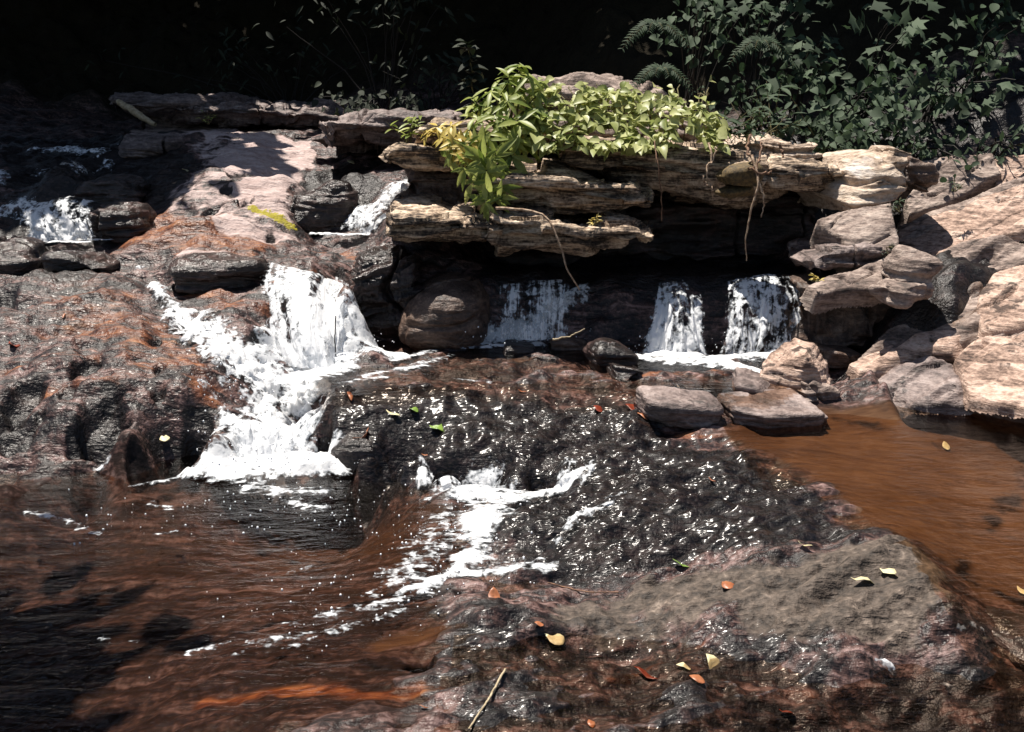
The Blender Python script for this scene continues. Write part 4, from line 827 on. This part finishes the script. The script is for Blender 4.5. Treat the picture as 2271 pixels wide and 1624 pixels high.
drops([at_z(600, 1120, .004), at_z(800, 1140, .004), at_z(900, 1190, .004), at_z(350, 1140, .004), at_z(700, 1330, .004), at_z(850, 1330, .004)], 260, (.22, .16, .0015), 'bubbles', rf, size=(.002, .006), seed=286)
for k in range(2):
    pts = [[(1940, 1470), (2000, 1500), (2060, 1520), (2120, 1540)], [(2080, 1385), (2140, 1395), (2200, 1415), (2260, 1440)]][k]
    hug([[(a, b, 7 - abs(i - 1.5)) for i, (a, b) in enumerate(pts)]], 'crack_trickle', rf, .85, .012, .012, .8, 291 + k)
# ------------------------------------------------------------------ plants
def leaf_shape(kind):
    """flat outline points (along y, unit length, base at origin) and width profile -> verts, quads/tris"""
    if kind == 'lance': prof = [(0, .01), (.12, .07), (.35, .125), (.6, .12), (.82, .07), (1, .005)]
    elif kind == 'oval': prof = [(0, .02), (.1, .20), (.3, .33), (.55, .34), (.8, .20), (1, .01)]
    elif kind == 'heart': prof = [(-.06, .14), (.08, .36), (.3, .44), (.55, .34), (.8, .16), (1, .01)]
    elif kind == 'blade': prof = [(0, .012), (.3, .03), (.7, .022), (1, .003)]
    if kind == 'maple':
        ang = [-150, -118, -92, -72, -48, -32, -14, 0]; rad = [.28, .62, .42, .50, .80, .50, .62, 1.0]
        pts = [(math.sin(R(a)) * r * .62, math.cos(R(a)) * r * .62 + .36) for a, r in zip(ang, rad)]
        pts += [(-x, y) for x, y in reversed(pts[:-1])]
        V = [(0, .36, .0)] + [(x, y, -.12 * abs(x)) for x, y in pts]
        n = len(pts); Fc = [(0, 1 + i, 1 + (i + 1) % n) for i in range(n)]
        return np.array(V), np.array(Fc)
    V, Fc = [], []
    for y, w in prof:
        z = -.22 * y * y; V += [(-w, y, z + w * .35), (0, y, z), (w, y, z + w * .35)]
    for i in range(len(prof) - 1):
        a = i * 3; Fc += [(a, a + 1, a + 4), (a, a + 4, a + 3), (a + 1, a + 2, a + 5), (a + 1, a + 5, a + 4)]
    return np.array(V), np.array(Fc)

def leaves_mesh(name, items, kind, mat, parent, seed=0, lo=0.0, hi=1.0):
    """items: (position, direction, up, length)"""
    T, Fc = leaf_shape(kind); rs = np.random.default_rng(seed); n = len(items)
    pos = np.array([i[0] for i in items]); d = np.array([i[1] for i in items], float); up = np.array([i[2] for i in items], float); L = np.array([i[3] for i in items])
    d /= np.linalg.norm(d, axis=1, keepdims=True) + 1e-9
    x = np.cross(d, up); x /= np.linalg.norm(x, axis=1, keepdims=True) + 1e-9; z = np.cross(x, d)
    W = rs.uniform(.8, 1.2, n); bend = rs.uniform(.4, 1.8, n)
    V = pos[:, None, :] + L[:, None, None] * (T[None, :, 0:1] * W[:, None, None] * x[:, None, :] + T[None, :, 1:2] * d[:, None, :] + T[None, :, 2:3] * bend[:, None, None] * z[:, None, :])
    FF = Fc[None] + (np.arange(n) * len(T))[:, None, None]
    sh = np.repeat(np.clip(rs.normal(.5, .26, n), lo, hi), len(T))
    return mesh_obj(name, V.reshape(-1, 3), FF.reshape(-1, 3), M[mat], parent, attrs={'shade': sh})

def tube_geo(pts, rad, nseg=7):
    P_ = np.array(pts, float); r = np.interp(np.linspace(0, 1, len(P_)), np.linspace(0, 1, len(rad)), rad)
    t = np.gradient(P_, axis=0); t /= np.linalg.norm(t, axis=1, keepdims=True) + 1e-9
    a = np.cross(t, np.array([0.31, 0.9, 0.22])); a /= np.linalg.norm(a, axis=1, keepdims=True) + 1e-9; b = np.cross(t, a)
    th = np.linspace(0, 2 * math.pi, nseg, endpoint=False)
    V = P_[:, None, :] + r[:, None, None] * (np.cos(th)[None, :, None] * a[:, None, :] + np.sin(th)[None, :, None] * b[:, None, :])
    Fc = []
    for i in range(len(P_) - 1):
        for k in range(nseg): Fc.append((i * nseg + k, i * nseg + (k + 1) % nseg, (i + 1) * nseg + (k + 1) % nseg, (i + 1) * nseg + k))
    return V.reshape(-1, 3), np.array(Fc)

def smooth_path(pts, n=16, wob=0.0, seed=0):
    p = np.array(pts, float); s = np.r_[0, np.cumsum(np.linalg.norm(np.diff(p, axis=0), axis=1))]; s /= s[-1] + 1e-9
    u = np.linspace(0, 1, n); q = np.stack([np.interp(u, s, p[:, k]) for k in range(3)], 1)
    for _ in range(2): q[1:-1] = (q[:-2] + 2 * q[1:-1] + q[2:]) / 4
    if wob:
        for k in range(3): q[1:, k] += wob * fbm(u[1:] * 6, seed * 3.7 + k * 11.1, 0, 3, seed)
    return q

def tubes(name, paths, mat, parent=None, nseg=7):
    V, Fc, o = [], [], 0
    for p, r in paths:
        v, f = tube_geo(p, r, nseg); V.append(v); Fc.append(f + o); o += len(v)
    return mesh_obj(name, np.concatenate(V), np.concatenate(Fc), M[mat], parent)

def rdir(rs, zlo=-.4, zhi=.8):
    a = rs.uniform(0, 2 * math.pi); z = rs.uniform(zlo, zhi); c = math.sqrt(max(0, 1 - z * z)); return np.array([c * math.cos(a), c * math.sin(a), z])

def whorl(items, c, axis, n, L, rs, droop=.2):
    axis = np.array(axis, float); axis /= np.linalg.norm(axis)
    a = np.cross(axis, [.3, .5, .1]); a /= np.linalg.norm(a); b = np.cross(axis, a)
    for i in range(n):
        t = 2 * math.pi * i / n + rs.uniform(-.35, .35); k = rs.uniform(-.35, .7)
        d = a * math.cos(t) + b * math.sin(t) + axis * k + np.array([0, 0, -droop * rs.uniform(0, 1.6)])
        items.append((np.array(c) + axis * rs.uniform(-.04, .02), d, axis + np.array([0, 0, .3]), L * rs.uniform(.7, 1.15)))

# the bright bush growing on the outcrop and hanging over its left edge
base = at_y(1125, 335, 6.45); t = empty('laurel_bush', base, 'bright green long-leaved bush tumbling over the left side of the outcrop', 'bush')
rs = np.random.default_rng(5); it, paths, ylw = [], [], []
tips = [(1150, 150, 6.5), (1128, 178, 6.42), (1172, 172, 6.42), (1090, 200, 6.4), (1050, 222, 6.45), (1125, 225, 6.3), (1195, 205, 6.45), (1062, 260, 6.35), (1100, 262, 6.28), (1150, 270, 6.25), (1040, 290, 6.3), (1085, 300, 6.22), (1130, 310, 6.2), (1010, 318, 6.3),
        (1060, 335, 6.18), (1100, 345, 6.12), (1035, 372, 6.15), (1080, 380, 6.08), (1110, 395, 6.1), (1050, 405, 6.1), (1090, 425, 6.05), (1112, 412, 6.08), (1078, 448, 6.03), (1105, 440, 6.05), (1000, 345, 6.32), (1025, 330, 6.2), (1060, 240, 6.5), (1170, 245, 6.35), (1135, 345, 6.2), (1160, 320, 6.3), (1185, 300, 6.35), (1200, 260, 6.4), (1145, 195, 6.42), (1075, 350, 6.12)]
for (a, b, Y) in tips:
    p = at_y(a, b, Y); ax = (p - base) * np.array([1, 1, .6]) + np.array([0, -.25, .22 if b < 330 else -.05]); whorl(it, p, ax, rs.integers(7, 11), .145 if b < 400 else .125, rs, .25)
    mid = base + (p - base) * .5 + np.array([0, -.05, .06]); paths.append((smooth_path([base, mid, p], 10, .02, int(a)), [.012, .004]))
leaves_mesh('foliage', it, 'lance', 'leaf_bright', t, 6); tubes('stem', paths, 'stem', t)
base = at_y(1000, 318, 6.4); t = empty('yellow_bush', base, 'yellowing small-leaved sprig beside the bright bush on the left of the outcrop', 'bush'); it, paths = [], []
for (a, b, Y) in [(1000, 285, 6.35), (1025, 300, 6.3), (985, 300, 6.4), (1030, 318, 6.22), (1040, 330, 6.2), (1010, 330, 6.25), (1045, 312, 6.2), (970, 280, 6.5), (1005, 310, 6.28), (1035, 345, 6.15), (950, 290, 6.55)]:
    p = at_y(a, b, Y); whorl(it, p, p - base + np.array([0, -.2, .2]), 9, .10, rs); paths.append((smooth_path([base, p], 6), [.006, .003]))
leaves_mesh('foliage', it, 'lance', 'leaf_yellow', t, 8); tubes('stem', paths, 'stem', t)
# the creeper over the domed rock
base = at_y(1380, 330, 6.6); t = empty('creeper', base, 'pale green heart-leaved creeper spreading over the domed rock', 'creeper'); it, paths = [], []
k = 0
while len(it) < 1050:
    a, b = rs.uniform(1120, 1605), rs.uniform(172, 332); top = np.interp(a, [1120, 1200, 1300, 1400, 1500, 1560, 1610], [225, 182, 190, 200, 215, 236, 266])
    if b < top and rs.uniform() > .07: continue
    if noise(a / 42., b / 30., 0, 8) < -.38: continue
    Y = 6.72 - .46 * (b - 170) / 160 + rs.uniform(-.10, .08) + .25 * max(0, (1130 - a) / 100)
    p = at_y(a, b, Y); d = rdir(rs, -.8, .35); d[1] -= .35; it.append((p, d, np.array([rs.normal() * .45, -.55 + rs.normal() * .3, .8]), rs.uniform(.034, .095)))
for k in range(26):
    a = rs.uniform(1180, 1590); p0 = at_y(a, 185 + rs.uniform(0, 40), 6.85); p1 = at_y(a + rs.uniform(-50, 50), rs.uniform(270, 335), 6.42); paths.append((smooth_path([p0, (p0 + p1) / 2 + [0, -.06, .05], p1], 10, .05, k), [.004, .003]))
leaves_mesh('foliage', it[::2], 'heart', 'leaf_vine', t, 9); leaves_mesh('foliage', it[1::2], 'oval', 'leaf_vine', t, 10); tubes('stem', paths, 'stem', t)
# tufts near the outcrop
def tuft(name, label, a, b, Y, n, L, mat, kind='lance', cat='plant', spread=.06, up=(.2, 1.0)):
    base = at_y(a, b, Y) if Y else ground(a, b, TZ); t = empty(name, base, label, cat); it, paths = [], []
    for k in range(n):
        h = L * rs.uniform(.4, 1.0); d = rdir(rs, *up); p = base + d * h * np.array([.6, .5, 1])
        paths.append((smooth_path([base + rs.normal(size=3) * [spread * .2, spread * .2, 0], p], 6, .01, k), [.003, .0015]))
        for j in range(4): it.append((base + (p - base) * rs.uniform(.4, 1), rdir(rs, -.3, .6), np.array([0, -.3, 1.]), L * rs.uniform(.2, .38)))
    leaves_mesh('foliage', it, kind, mat, t, n + int(a)); tubes('stem', paths, 'stem', t, 5); return t
tuft('weed', 'thin weed sprouting at the left end of the small ledge slab', 902, 318, 6.6, 7, .32, 'leaf_bright')
tuft('weed', 'tiny bright weed on the rock in front of the far ledge', 462, 276, 8.6, 5, .16, 'leaf_bright')
tuft('weed', 'tuft of dry weed on the pointed golden slab', 1322, 500, 5.98, 5, .10, 'leaf_yellow')
tuft('weed', 'small yellow green sprig beside the widest little fall', 1808, 625, 5.66, 5, .10, 'leaf_yellow')
tuft('weed', 'leggy green weeds between the creeper and the whitish boulder', 1620, 318, 6.6, 16, .42, 'leaf_fern', spread=.5)
tuft('weed', 'grassy green weeds behind the tan boulder', 1700, 300, 7.2, 18, .45, 'leaf_bank', spread=.6)
tuft('moss_clump', 'dark moss clump hanging from the undercut front of the pale ledge', 1970, 548, 5.88, 16, .12, 'leaf_dark', spread=.1, up=(-.9, .1), cat='moss')
tuft('weed', 'little weed growing in the crack of the right bank', 1990, 470, 6.1, 6, .12, 'leaf_bank')
tuft('weed', 'small sprig on the slope right of the grey tilted boulder', 2120, 425, 6.3, 6, .12, 'leaf_bank')
# tall spindly weed in front of the dark wood
base = at_y(1045, 275, 7.3); t = empty('weed', base, 'tall spindly dark weed rising behind the bright bush', 'plant'); it = []
pth = smooth_path([base, at_y(1048, 200, 7.3), at_y(1040, 100, 7.3)], 14, .02, 4)
for q in pth[2:]:
    for j in range(5): it.append((q, rdir(rs, -.5, .5), np.array([0, -.4, 1.]), rs.uniform(.06, .12)))
leaves_mesh('foliage', it, 'oval', 'leaf_dark', t, 77); tubes('stem', [(pth, [.008, .003])], 'stem', t)

# ------------------------------------------------------------------ shrubs on the shaded bank
SH = 'shrubs on the shaded bank'
def shrub(label, a, b, Y, w, h, n, kind, L, mat, seed, name='bank_shrub', droop=.35):
    rs = np.random.default_rng(seed); c = at_y(a, b, Y); gx = max(float(sample(TZ, c[0], Y + .35)), .2); base = np.array([c[0], Y + .35, gx])
    t = empty(name, base, label, 'shrub', SH); W, H = px(w, Y), px(h, Y); it, paths = [], []
    for s in range(max(6, n // 9)):
        q = c + np.array([rs.normal() * W * .5, rs.normal() * .22, rs.normal() * H * .5]); ax = np.array([rs.normal() * .5, -.7, rs.uniform(-.1, .5)])
        paths.append((smooth_path([base + rs.normal(size=3) * [.05, .05, 0], (base + q) / 2 + [0, .1, .15], q], 9, .04, seed + s), [.010, .003]))
        for j in range(9):
            p = q + rs.normal(size=3) * [.11, .09, .09] * (L / .14); d = rdir(rs, -.6, .3); d[1] -= .4; d[2] -= droop
            it.append((p, d, np.array([rs.normal() * .4, -.75, .75 + rs.normal() * .3]), L * .64 * rs.uniform(.5, 1.25)))
    leaves_mesh('foliage', it, kind, mat, t, seed); tubes('stem', paths, 'bark', t, 5); return t
shrub('broad maple-like leaves high at the top of the bank, above the leafy cleft', 1960, 40, 7.9, 70, 40, 60, 'maple', .26, 'leaf_bank', 301)
shrub('spray of lobed leaves in the upper middle of the right bank', 1800, 90, 7.9, 70, 40, 60, 'maple', .20, 'leaf_bank', 302)
shrub('dark leafy shrub at the top left of the right bank', 1560, 55, 8.0, 90, 60, 110, 'oval', .14, 'leaf_bank', 303)
shrub('leafy shrub low on the bank straight above the whitish boulder', 1880, 270, 7.5, 120, 60, 220, 'heart', .12, 'leaf_bank', 304)
shrub('dense low leaves touching the rocks behind the dark cleft', 1830, 310, 7.3, 70, 30, 140, 'oval', .10, 'leaf_bank', 305)
shrub('shrub with big jagged leaves at the right of the bank', 2110, 200, 7.5, 70, 60, 90, 'maple', .21, 'leaf_bank', 306)
shrub('pale sprays of small leaves near the right edge of the frame', 2210, 130, 7.6, 60, 70, 130, 'oval', .12, 'leaf_bank', 307)
shrub('leafy shrub in the lower right corner of the bank', 2230, 320, 7.2, 70, 25, 80, 'lance', .15, 'leaf_bank', 308)
shrub('mid-bank shrub with pointed leaves between the fern and the jagged leaves', 1930, 190, 7.8, 110, 50, 160, 'oval', .13, 'leaf_bank', 309)
shrub('faint shrub leaning from the dark middle of the bank', 1700, 200, 8.0, 110, 60, 120, 'oval', .12, 'leaf_fern', 310)
shrub('scattered leaves over the low rocks behind the grey tilted boulder', 2060, 320, 7.3, 90, 25, 90, 'oval', .11, 'leaf_bank', 311)
shrub('tall shrub at the very top right of the bank', 1700, 20, 8.2, 120, 40, 110, 'maple', .17, 'leaf_fern', 312)
shrub('dim shrub in the top right corner', 2230, 30, 8.1, 80, 50, 70, 'oval', .14, 'leaf_fern', 313)
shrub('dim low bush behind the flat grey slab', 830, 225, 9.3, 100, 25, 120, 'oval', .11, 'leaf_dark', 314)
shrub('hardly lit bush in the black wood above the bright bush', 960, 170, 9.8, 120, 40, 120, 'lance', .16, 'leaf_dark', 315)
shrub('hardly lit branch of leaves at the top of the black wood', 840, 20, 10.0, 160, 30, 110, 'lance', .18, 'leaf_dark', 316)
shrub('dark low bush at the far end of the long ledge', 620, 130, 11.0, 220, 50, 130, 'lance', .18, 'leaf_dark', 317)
def fern(label, a, b, Y, L, n, seed):
    rs = np.random.default_rng(seed); base = at_y(a, b, Y); t = empty('fern', base, label, 'fern', 'drooping ferns on the bank'); it, paths = [], []
    for k in range(n):
        an = -1.5 + 3.0 * k / (n - 1); d = np.array([math.sin(an), -.35, .55 * math.cos(an) + .1])
        pts = [base + d * L * u + np.array([0, 0, -L * .75 * u * u]) for u in np.linspace(0, 1, 12)]; paths.append((np.array(pts), [.003, .001]))
        for i in range(1, 12):
            for s in (-1, 1):
                tg = pts[i] - pts[i - 1]; tg /= np.linalg.norm(tg); side = np.cross(tg, [0, -.6, .8]); side /= np.linalg.norm(side)
                it.append((pts[i], side * s + tg * .5, np.array([0, -.6, .8]), L * .30 * (1 - .75 * abs(i / 12 - .3))))
    leaves_mesh('frond', it, 'lance', 'leaf_fern', t, seed); tubes('stem', paths, 'stem', t, 5)
fern('drooping fern near the top of the bank above the creeper', 1452, 62, 7.6, .24, 8, 321)
fern('drooping fern in the middle of the bank above the tan boulder', 1685, 100, 7.6, .24, 8, 322)
fern('smaller fern just above the right end of the creeper', 1465, 160, 7.3, .22, 8, 323)

# ------------------------------------------------------------------ hanging roots and dead vines
def strand(name, label, pts, rad, mat, cat, Y=None, wob=.012, seed=1, extra=()):
    P_ = [at_y(*p) if len(p) == 3 else np.array(ground(*p, TZ)) + [0, 0, .012] for p in pts]
    pa = [(smooth_path(P_, 26, wob, seed), rad)] + [(smooth_path([at_y(*p) for p in e], 18, wob, seed + i + 1), [rad[0] * .7, rad[-1]]) for i, e in enumerate(extra)]
    o = tubes(name, pa, mat); return tag(recenter(o, pa[0][0][0]), label, cat)
strand('hanging_root', 'pale dead root arching off the golden slab and hanging before the curtain fall', [(1100, 462, 5.9), (1160, 466, 5.86), (1205, 474, 5.82), (1222, 490, 5.78), (1245, 555, 5.74), (1262, 605, 5.74), (1284, 642, 5.76)], [.010, .006, .004], 'root', 'root', seed=2)
strand('hanging_root', 'long twin root hanging far down from the tangle on the top slab', [(1668, 345, 6.02), (1678, 385, 5.95), (1685, 405, 5.93), (1670, 450, 5.93), (1655, 500, 5.93), (1654, 580, 5.95)], [.009, .006, .003], 'root', 'root', seed=3, extra=[[(1685, 405, 5.93), (1694, 440, 5.92), (1690, 482, 5.92)]])
strand('hanging_root', 'thin thread of root hanging from the middle of the top slab', [(1452, 312, 6.12), (1456, 350, 6.02), (1462, 390, 6.0), (1466, 440, 6.02), (1470, 490, 6.05)], [.004, .003, .002], 'root_dark', 'root', seed=4)
strand('dead_vine', 'brown crooked vine draped over the top slab left of the twin root', [(1575, 318, 6.1), (1580, 345, 6.02), (1566, 385, 5.98), (1578, 420, 5.98), (1580, 440, 5.98)], [.007, .005, .003], 'root', 'vine', wob=.03, seed=5, extra=[[(1560, 390, 5.98), (1570, 410, 5.96), (1585, 425, 5.97)], [(1590, 330, 6.06), (1572, 370, 5.99)]])
strand('dead_vine', 'dark knotted vine standing up on the edge of the top slab', [(1664, 300, 6.15), (1660, 322, 6.1), (1662, 345, 6.04), (1678, 380, 5.96)], [.010, .008, .006], 'root_dark', 'vine', wob=.02, seed=6, extra=[[(1690, 318, 6.12), (1684, 345, 6.03), (1680, 375, 5.96)], [(1660, 372, 5.96), (1690, 384, 5.94), (1712, 382, 5.96)], [(1728, 320, 6.1), (1738, 345, 6.05)]])
strand('driftwood_stick', 'bleached stick leaning at the left end of the long far ledge', [(262, 228, 9.3), (300, 250, 9.25), (345, 275, 9.2)], [.03, .035, .02], 'twig', 'stick', wob=.02, seed=7)
strand('twig', 'thin pale twig lying across the dark rock at the bottom edge', [(1121, 1492), (1100, 1530), (1070, 1580), (1040, 1628)], [.004, .0035, .003], 'twig', 'twig', wob=.004, seed=8)
strand('twig', 'dark twig stuck upright in the widest white fall', [(745, 700, 5.62), (742, 750, 5.60), (746, 800, 5.58)], [.004, .003], 'bark', 'twig', wob=.004, seed=9)
strand('twig', 'long thin twig lying above the grey damp slab', [(1215, 1300), (1290, 1318), (1370, 1322)], [.003, .002], 'root_dark', 'twig', wob=.004, seed=10)
strand('twig', 'pale twig jutting from the foam right of the curtain fall', [(1225, 752, 5.78), (1262, 748, 5.76), (1296, 730, 5.74)], [.008, .005, .003], 'twig', 'twig', wob=.01, seed=11)
block('moss_cushion', 'brown moss cushion hanging under the top slab beside the twin root', at_y(1635, 405, 6.12), (px(50, 6.0), .10, px(30, 6.0)), (0, -12, 0), 'moss_brown', 331, cuts=3, k=4, rough=.05, sub=5, cat='moss')

# ------------------------------------------------------------------ fallen leaves
def fallen(label, a, b, L, kind, mat, yaw, seed, curl=1.0, Y=None, pitch=0.0):
    T, Fc = leaf_shape(kind); rs = np.random.default_rng(seed); g = (at_y(a, b, Y) if Y else ground(a, b, TZ)) + np.array([0, -.005, .008]); Lm = (.8 if 'orange' in mat or 'red' in mat else 1) * L * K * np.linalg.norm(g - [0, 0, CAMH]) / F
    T = T.copy(); T[:, 1] -= .5; T[:, 2] = T[:, 2] * 0 + curl * (.55 * T[:, 0] ** 2 * 2 + .22 * T[:, 1] ** 2 + .08 * np.sin(T[:, 1] * 7 + seed))
    v = T * Lm; v = v @ rot3(R(pitch) + .12, rs.normal() * .15, R(yaw)).T + g
    n = len(Fc); o = mesh_obj('fallen_leaf', v, Fc, M[mat], attrs={'shade': np.clip(rs.normal(.55, .2, len(v)), 0, 1)})
    md = o.modifiers.new('thickness', 'SOLIDIFY'); md.thickness = .0012
    return tag(recenter(o, g), label, 'leaf', 'fallen leaves on the wet rock')
FL = [
 ('curled orange leaf on the rounded wet knob beside the chute', 802, 978, 66, 'oval', 'fallen_orange', -80, 1.6, None, 25),
 ('round pale yellow leaf lying on the dark wet rock at the bottom middle', 1226, 1421, 44, 'heart', 'fallen_cream', 70, .6, None, 15),
 ('pale yellow leaf among rusty leaves at the lower right', 1578, 1478, 50, 'oval', 'fallen_cream', 40, 1.3, None, 35),
 ('small tan leaf just left of the pale yellow lower right leaf', 1515, 1482, 32, 'oval', 'fallen_cream', 85, .8, None, 10),
 ('long cream leaf on the middle of the damp grey slab', 1915, 1293, 60, 'lance', 'fallen_cream', 95, 1.2, None, 10),
 ('cream leaf near the right corner of the damp grey slab', 1970, 1275, 40, 'oval', 'fallen_cream', 70, 1.0, None, 10),
 ('small cream leaf at the upper edge of the damp grey slab', 1785, 1213, 34, 'lance', 'fallen_cream', 90, 1.0, None, 10),
 ('orange leaf curled over the little ledge below the lower fall', 1095, 1325, 46, 'oval', 'fallen_orange', 10, 1.5, None, 30),
 ('small orange leaf on the black rock above the round pale yellow leaf', 1195, 1388, 26, 'oval', 'fallen_orange', 80, 1.0, None, 10),
 ('orange brown leaf stuck flat on the damp grey slab', 1610, 1300, 40, 'heart', 'fallen_orange', 20, .3, None, 0),
 ('green leaf on the back of the glittering slab', 918, 913, 24, 'oval', 'fallen_green', 60, .8, None, 10),
 ('green leaf in the middle of the glittering slab', 968, 955, 34, 'heart', 'fallen_green', 80, .7, None, 10),
 ('yellow lance leaf at the back left of the glittering slab', 872, 920, 36, 'lance', 'fallen_cream', 70, .8, None, 10),
 ('green and yellow strip of leaf below the glittering slab', 1520, 1256, 60, 'lance', 'fallen_green', 85, .8, None, 5),
 ('red leaf left of the flat pinkish rock', 1402, 908, 44, 'heart', 'fallen_red', 70, .8, None, 15),
 ('smaller red leaf further left of the flat pinkish rock', 1325, 910, 34, 'oval', 'fallen_red', 40, .8, None, 15),
 ('orange needle-thin leaf touching the red leaf', 1424, 925, 44, 'lance', 'fallen_orange', 40, .8, None, 10),
 ('orange needle-thin leaf at the back of the glittering slab', 776, 880, 50, 'lance', 'fallen_orange', 25, .8, None, 20),
 ('pale orange leaf at the far left of the glittering slab front', 945, 1012, 26, 'lance', 'fallen_orange', 85, .8, None, 5),
 ('orange and green leaf at the very back of the glittering slab', 1158, 871, 26, 'lance', 'fallen_orange', 80, .8, None, 5),
 ('yellow leaf on the dark rock left of the chute', 365, 974, 24, 'heart', 'fallen_cream', 30, .8, None, 20),
 ('pale yellow leaf below the low dark rock above the chute', 504, 617, 16, 'oval', 'fallen_cream', 30, .8, None, 20),
 ('yellow leaf on the rust coloured rock at the left', 143, 703, 20, 'lance', 'fallen_orange', 10, .8, None, 20),
 ('cream leaf on the dark rock left of the pale dry slope', 412, 380, 18, 'oval', 'fallen_cream', 80, .6, None, 20),
 ('cream leaf on the dark rock right of the pale dry slope', 778, 362, 18, 'oval', 'fallen_cream', 70, .6, None, 20),
 ('red leaf at the left edge of the rusty rocks', 30, 770, 34, 'heart', 'fallen_red', 60, .8, None, 10),
 ('cream leaf floating alone on the brown pool', 2096, 992, 22, 'oval', 'fallen_cream', 10, .6, None, 30),
 ('rusty leaf in the dark run at the bottom right', 1430, 1500, 70, 'lance', 'fallen_red', 55, .8, None, 5),
 ('rusty orange leaf half under the pale yellow lower right leaf', 1545, 1510, 44, 'oval', 'fallen_orange', 60, .5, None, 5),
 ('small orange leaf close to the bottom edge, right of the twig', 1310, 1608, 30, 'oval', 'fallen_orange', 20, .6, None, 5),
 ('reddish leaf near the bottom edge under the crack trickle', 1745, 1585, 44, 'oval', 'fallen_red', 80, .8, None, 10),
 ('yellow leaf at the right edge of the frame', 2266, 1318, 30, 'oval', 'fallen_cream', 40, .8, None, 20),
 ('small orange leaf on the second glittering slab', 1578, 1068, 24, 'lance', 'fallen_orange', 50, .8, None, 10),
 ('tiny orange leaf at the bottom left on the bright orange algae', 940, 1570, 26, 'lance', 'fallen_orange', 85, .6, None, 5),
]
for i, (lb, a, b, L, kd, mt, yw, cu, Y, pi) in enumerate(FL): fallen(lb, a, b, L, kd, mt, yw, 400 + i, cu, Y, pi)

# ------------------------------------------------------------------ trees of the surrounding wood (they shade the banks)
def crown_mesh(seed, n, rx, ry, rz, L=.30, mat='leaf_canopy'):
    rs = np.random.default_rng(seed); it = []
    C = [rdir(rs, -.6, .9) * rs.uniform(.35, .95) for _ in range(46)]
    for i in range(n):
        c = C[rs.integers(len(C))]; p = (c + rs.normal(size=3) * .17) * [rx, ry, rz]; it.append((p, rdir(rs, -.5, .2), rdir(rs, .1, 1), L * rs.uniform(.6, 1.3)))
    return it
def tree(label, x, y, h, r, seed, lean=(0, 0), n=2600, L=.30, flat=.55, trunk_at=None):
    tx, ty = trunk_at or (x, y); gz = float(sample(TZ, tx, ty)) if abs(tx / ty) < .9 and 1.4 < ty < 15 else (.0 if ty < 3 else 1.5)
    t = empty('tree', (tx, ty, gz - .1), label, 'tree', 'trees of the shading wood'); base = np.array([tx, ty, gz - .1]); top = np.array([x + lean[0], y + lean[1], h])
    tr = tubes('trunk', [(smooth_path([base, base + (top - base) * .5 + [.1, 0, .4], top], 14, .08, seed), [.16, .12, .05])], 'bark', t, 10)
    rs = np.random.default_rng(seed); limbs = []
    for k in range(7):
        s = base + (top - base) * rs.uniform(.6, .95) + [0, 0, .1]; limbs.append((smooth_path([s, s + rdir(rs, .1, .6) * r * .8], 8, .08, seed + k), [.05, .012]))
    tubes('limb', limbs, 'bark', t, 6)
    it = [(p + top, d, u, l) for p, d, u, l in crown_mesh(seed + 50, n, r, r, r * flat, L)]
    leaves_mesh('crown', it, 'oval', 'leaf_canopy', t, seed)
TREES = [
 ('tree rooted at the top of the bank, first from the left in the wood', -7.5, 13.0, 6.5, 3.2), ('tree of the black wood behind the upper stream', -4.9, 13.9, 6.2, 3.2), ('tree standing behind the long far ledge', -1.4, 13.6, 6.4, 3.0),
 ('tree behind the outcrop in the middle of the wood', 1.4, 12.6, 7.2, 3.0), ('unseen low tree added to shade the slope behind the domed rock', .0, 11.2, 4.7, 1.7), ('unseen low tree added to shade the wood behind the flat grey slab', -2.0, 13.0, 5.2, 1.9), ('tree on the bank above the whitish boulder', 4.2, 11.8, 7.0, 3.0), ('tree at the right end of the bank', 7.4, 11.0, 7.0, 3.2),  # both low trees are unseen crowns added to darken the wood
 ('tree overhanging the upper stream at the left', -7.4, 10.2, 5.6, 2.5), ('tree leaning over the upper stream before the ledge', -5.2, 11.3, 5.6, 1.8), ('unseen low tree added to shade the right bank shrubs', 2.7, 10.3, 4.9, 1.7), ('unseen low tree added to shade the far right of the bank', 5.3, 9.9, 5.0, 1.9), ('tall tree deep in the wood at the left', -6, 16, 10, 4), ('tall tree deep in the wood at the middle', 0, 16, 11, 4), ('tall tree deep in the wood at the right', 6, 15.5, 11.5, 4)]  # both low trees here are unseen, added to block sky over the bank
for i, (lb, x, y, h, r) in enumerate(TREES): tree(lb, x, y, h, r, 501 + i, trunk_at=(x * 1.15, max(y, 14.3)))
tree('tree on the near left bank throwing shade on the lower pool', -3.9, 3.3, 5.2, 1.45, 531, trunk_at=(-5.5, 3.2), n=2600, flat=.4)
tree('unseen tree added to shade the dark stream at the upper left', -4.3, 9.2, 5.4, 1.25, 533, trunk_at=(-8.0, 9.6), n=1800, flat=.4)  # unseen crown added to deepen shade on the upper left stream
tree('tree on the near right bank throwing shade on the lower right run', 1.4, 2.85, 5.2, 0.95, 532, trunk_at=(5.2, 2.4), n=1100, flat=.4)
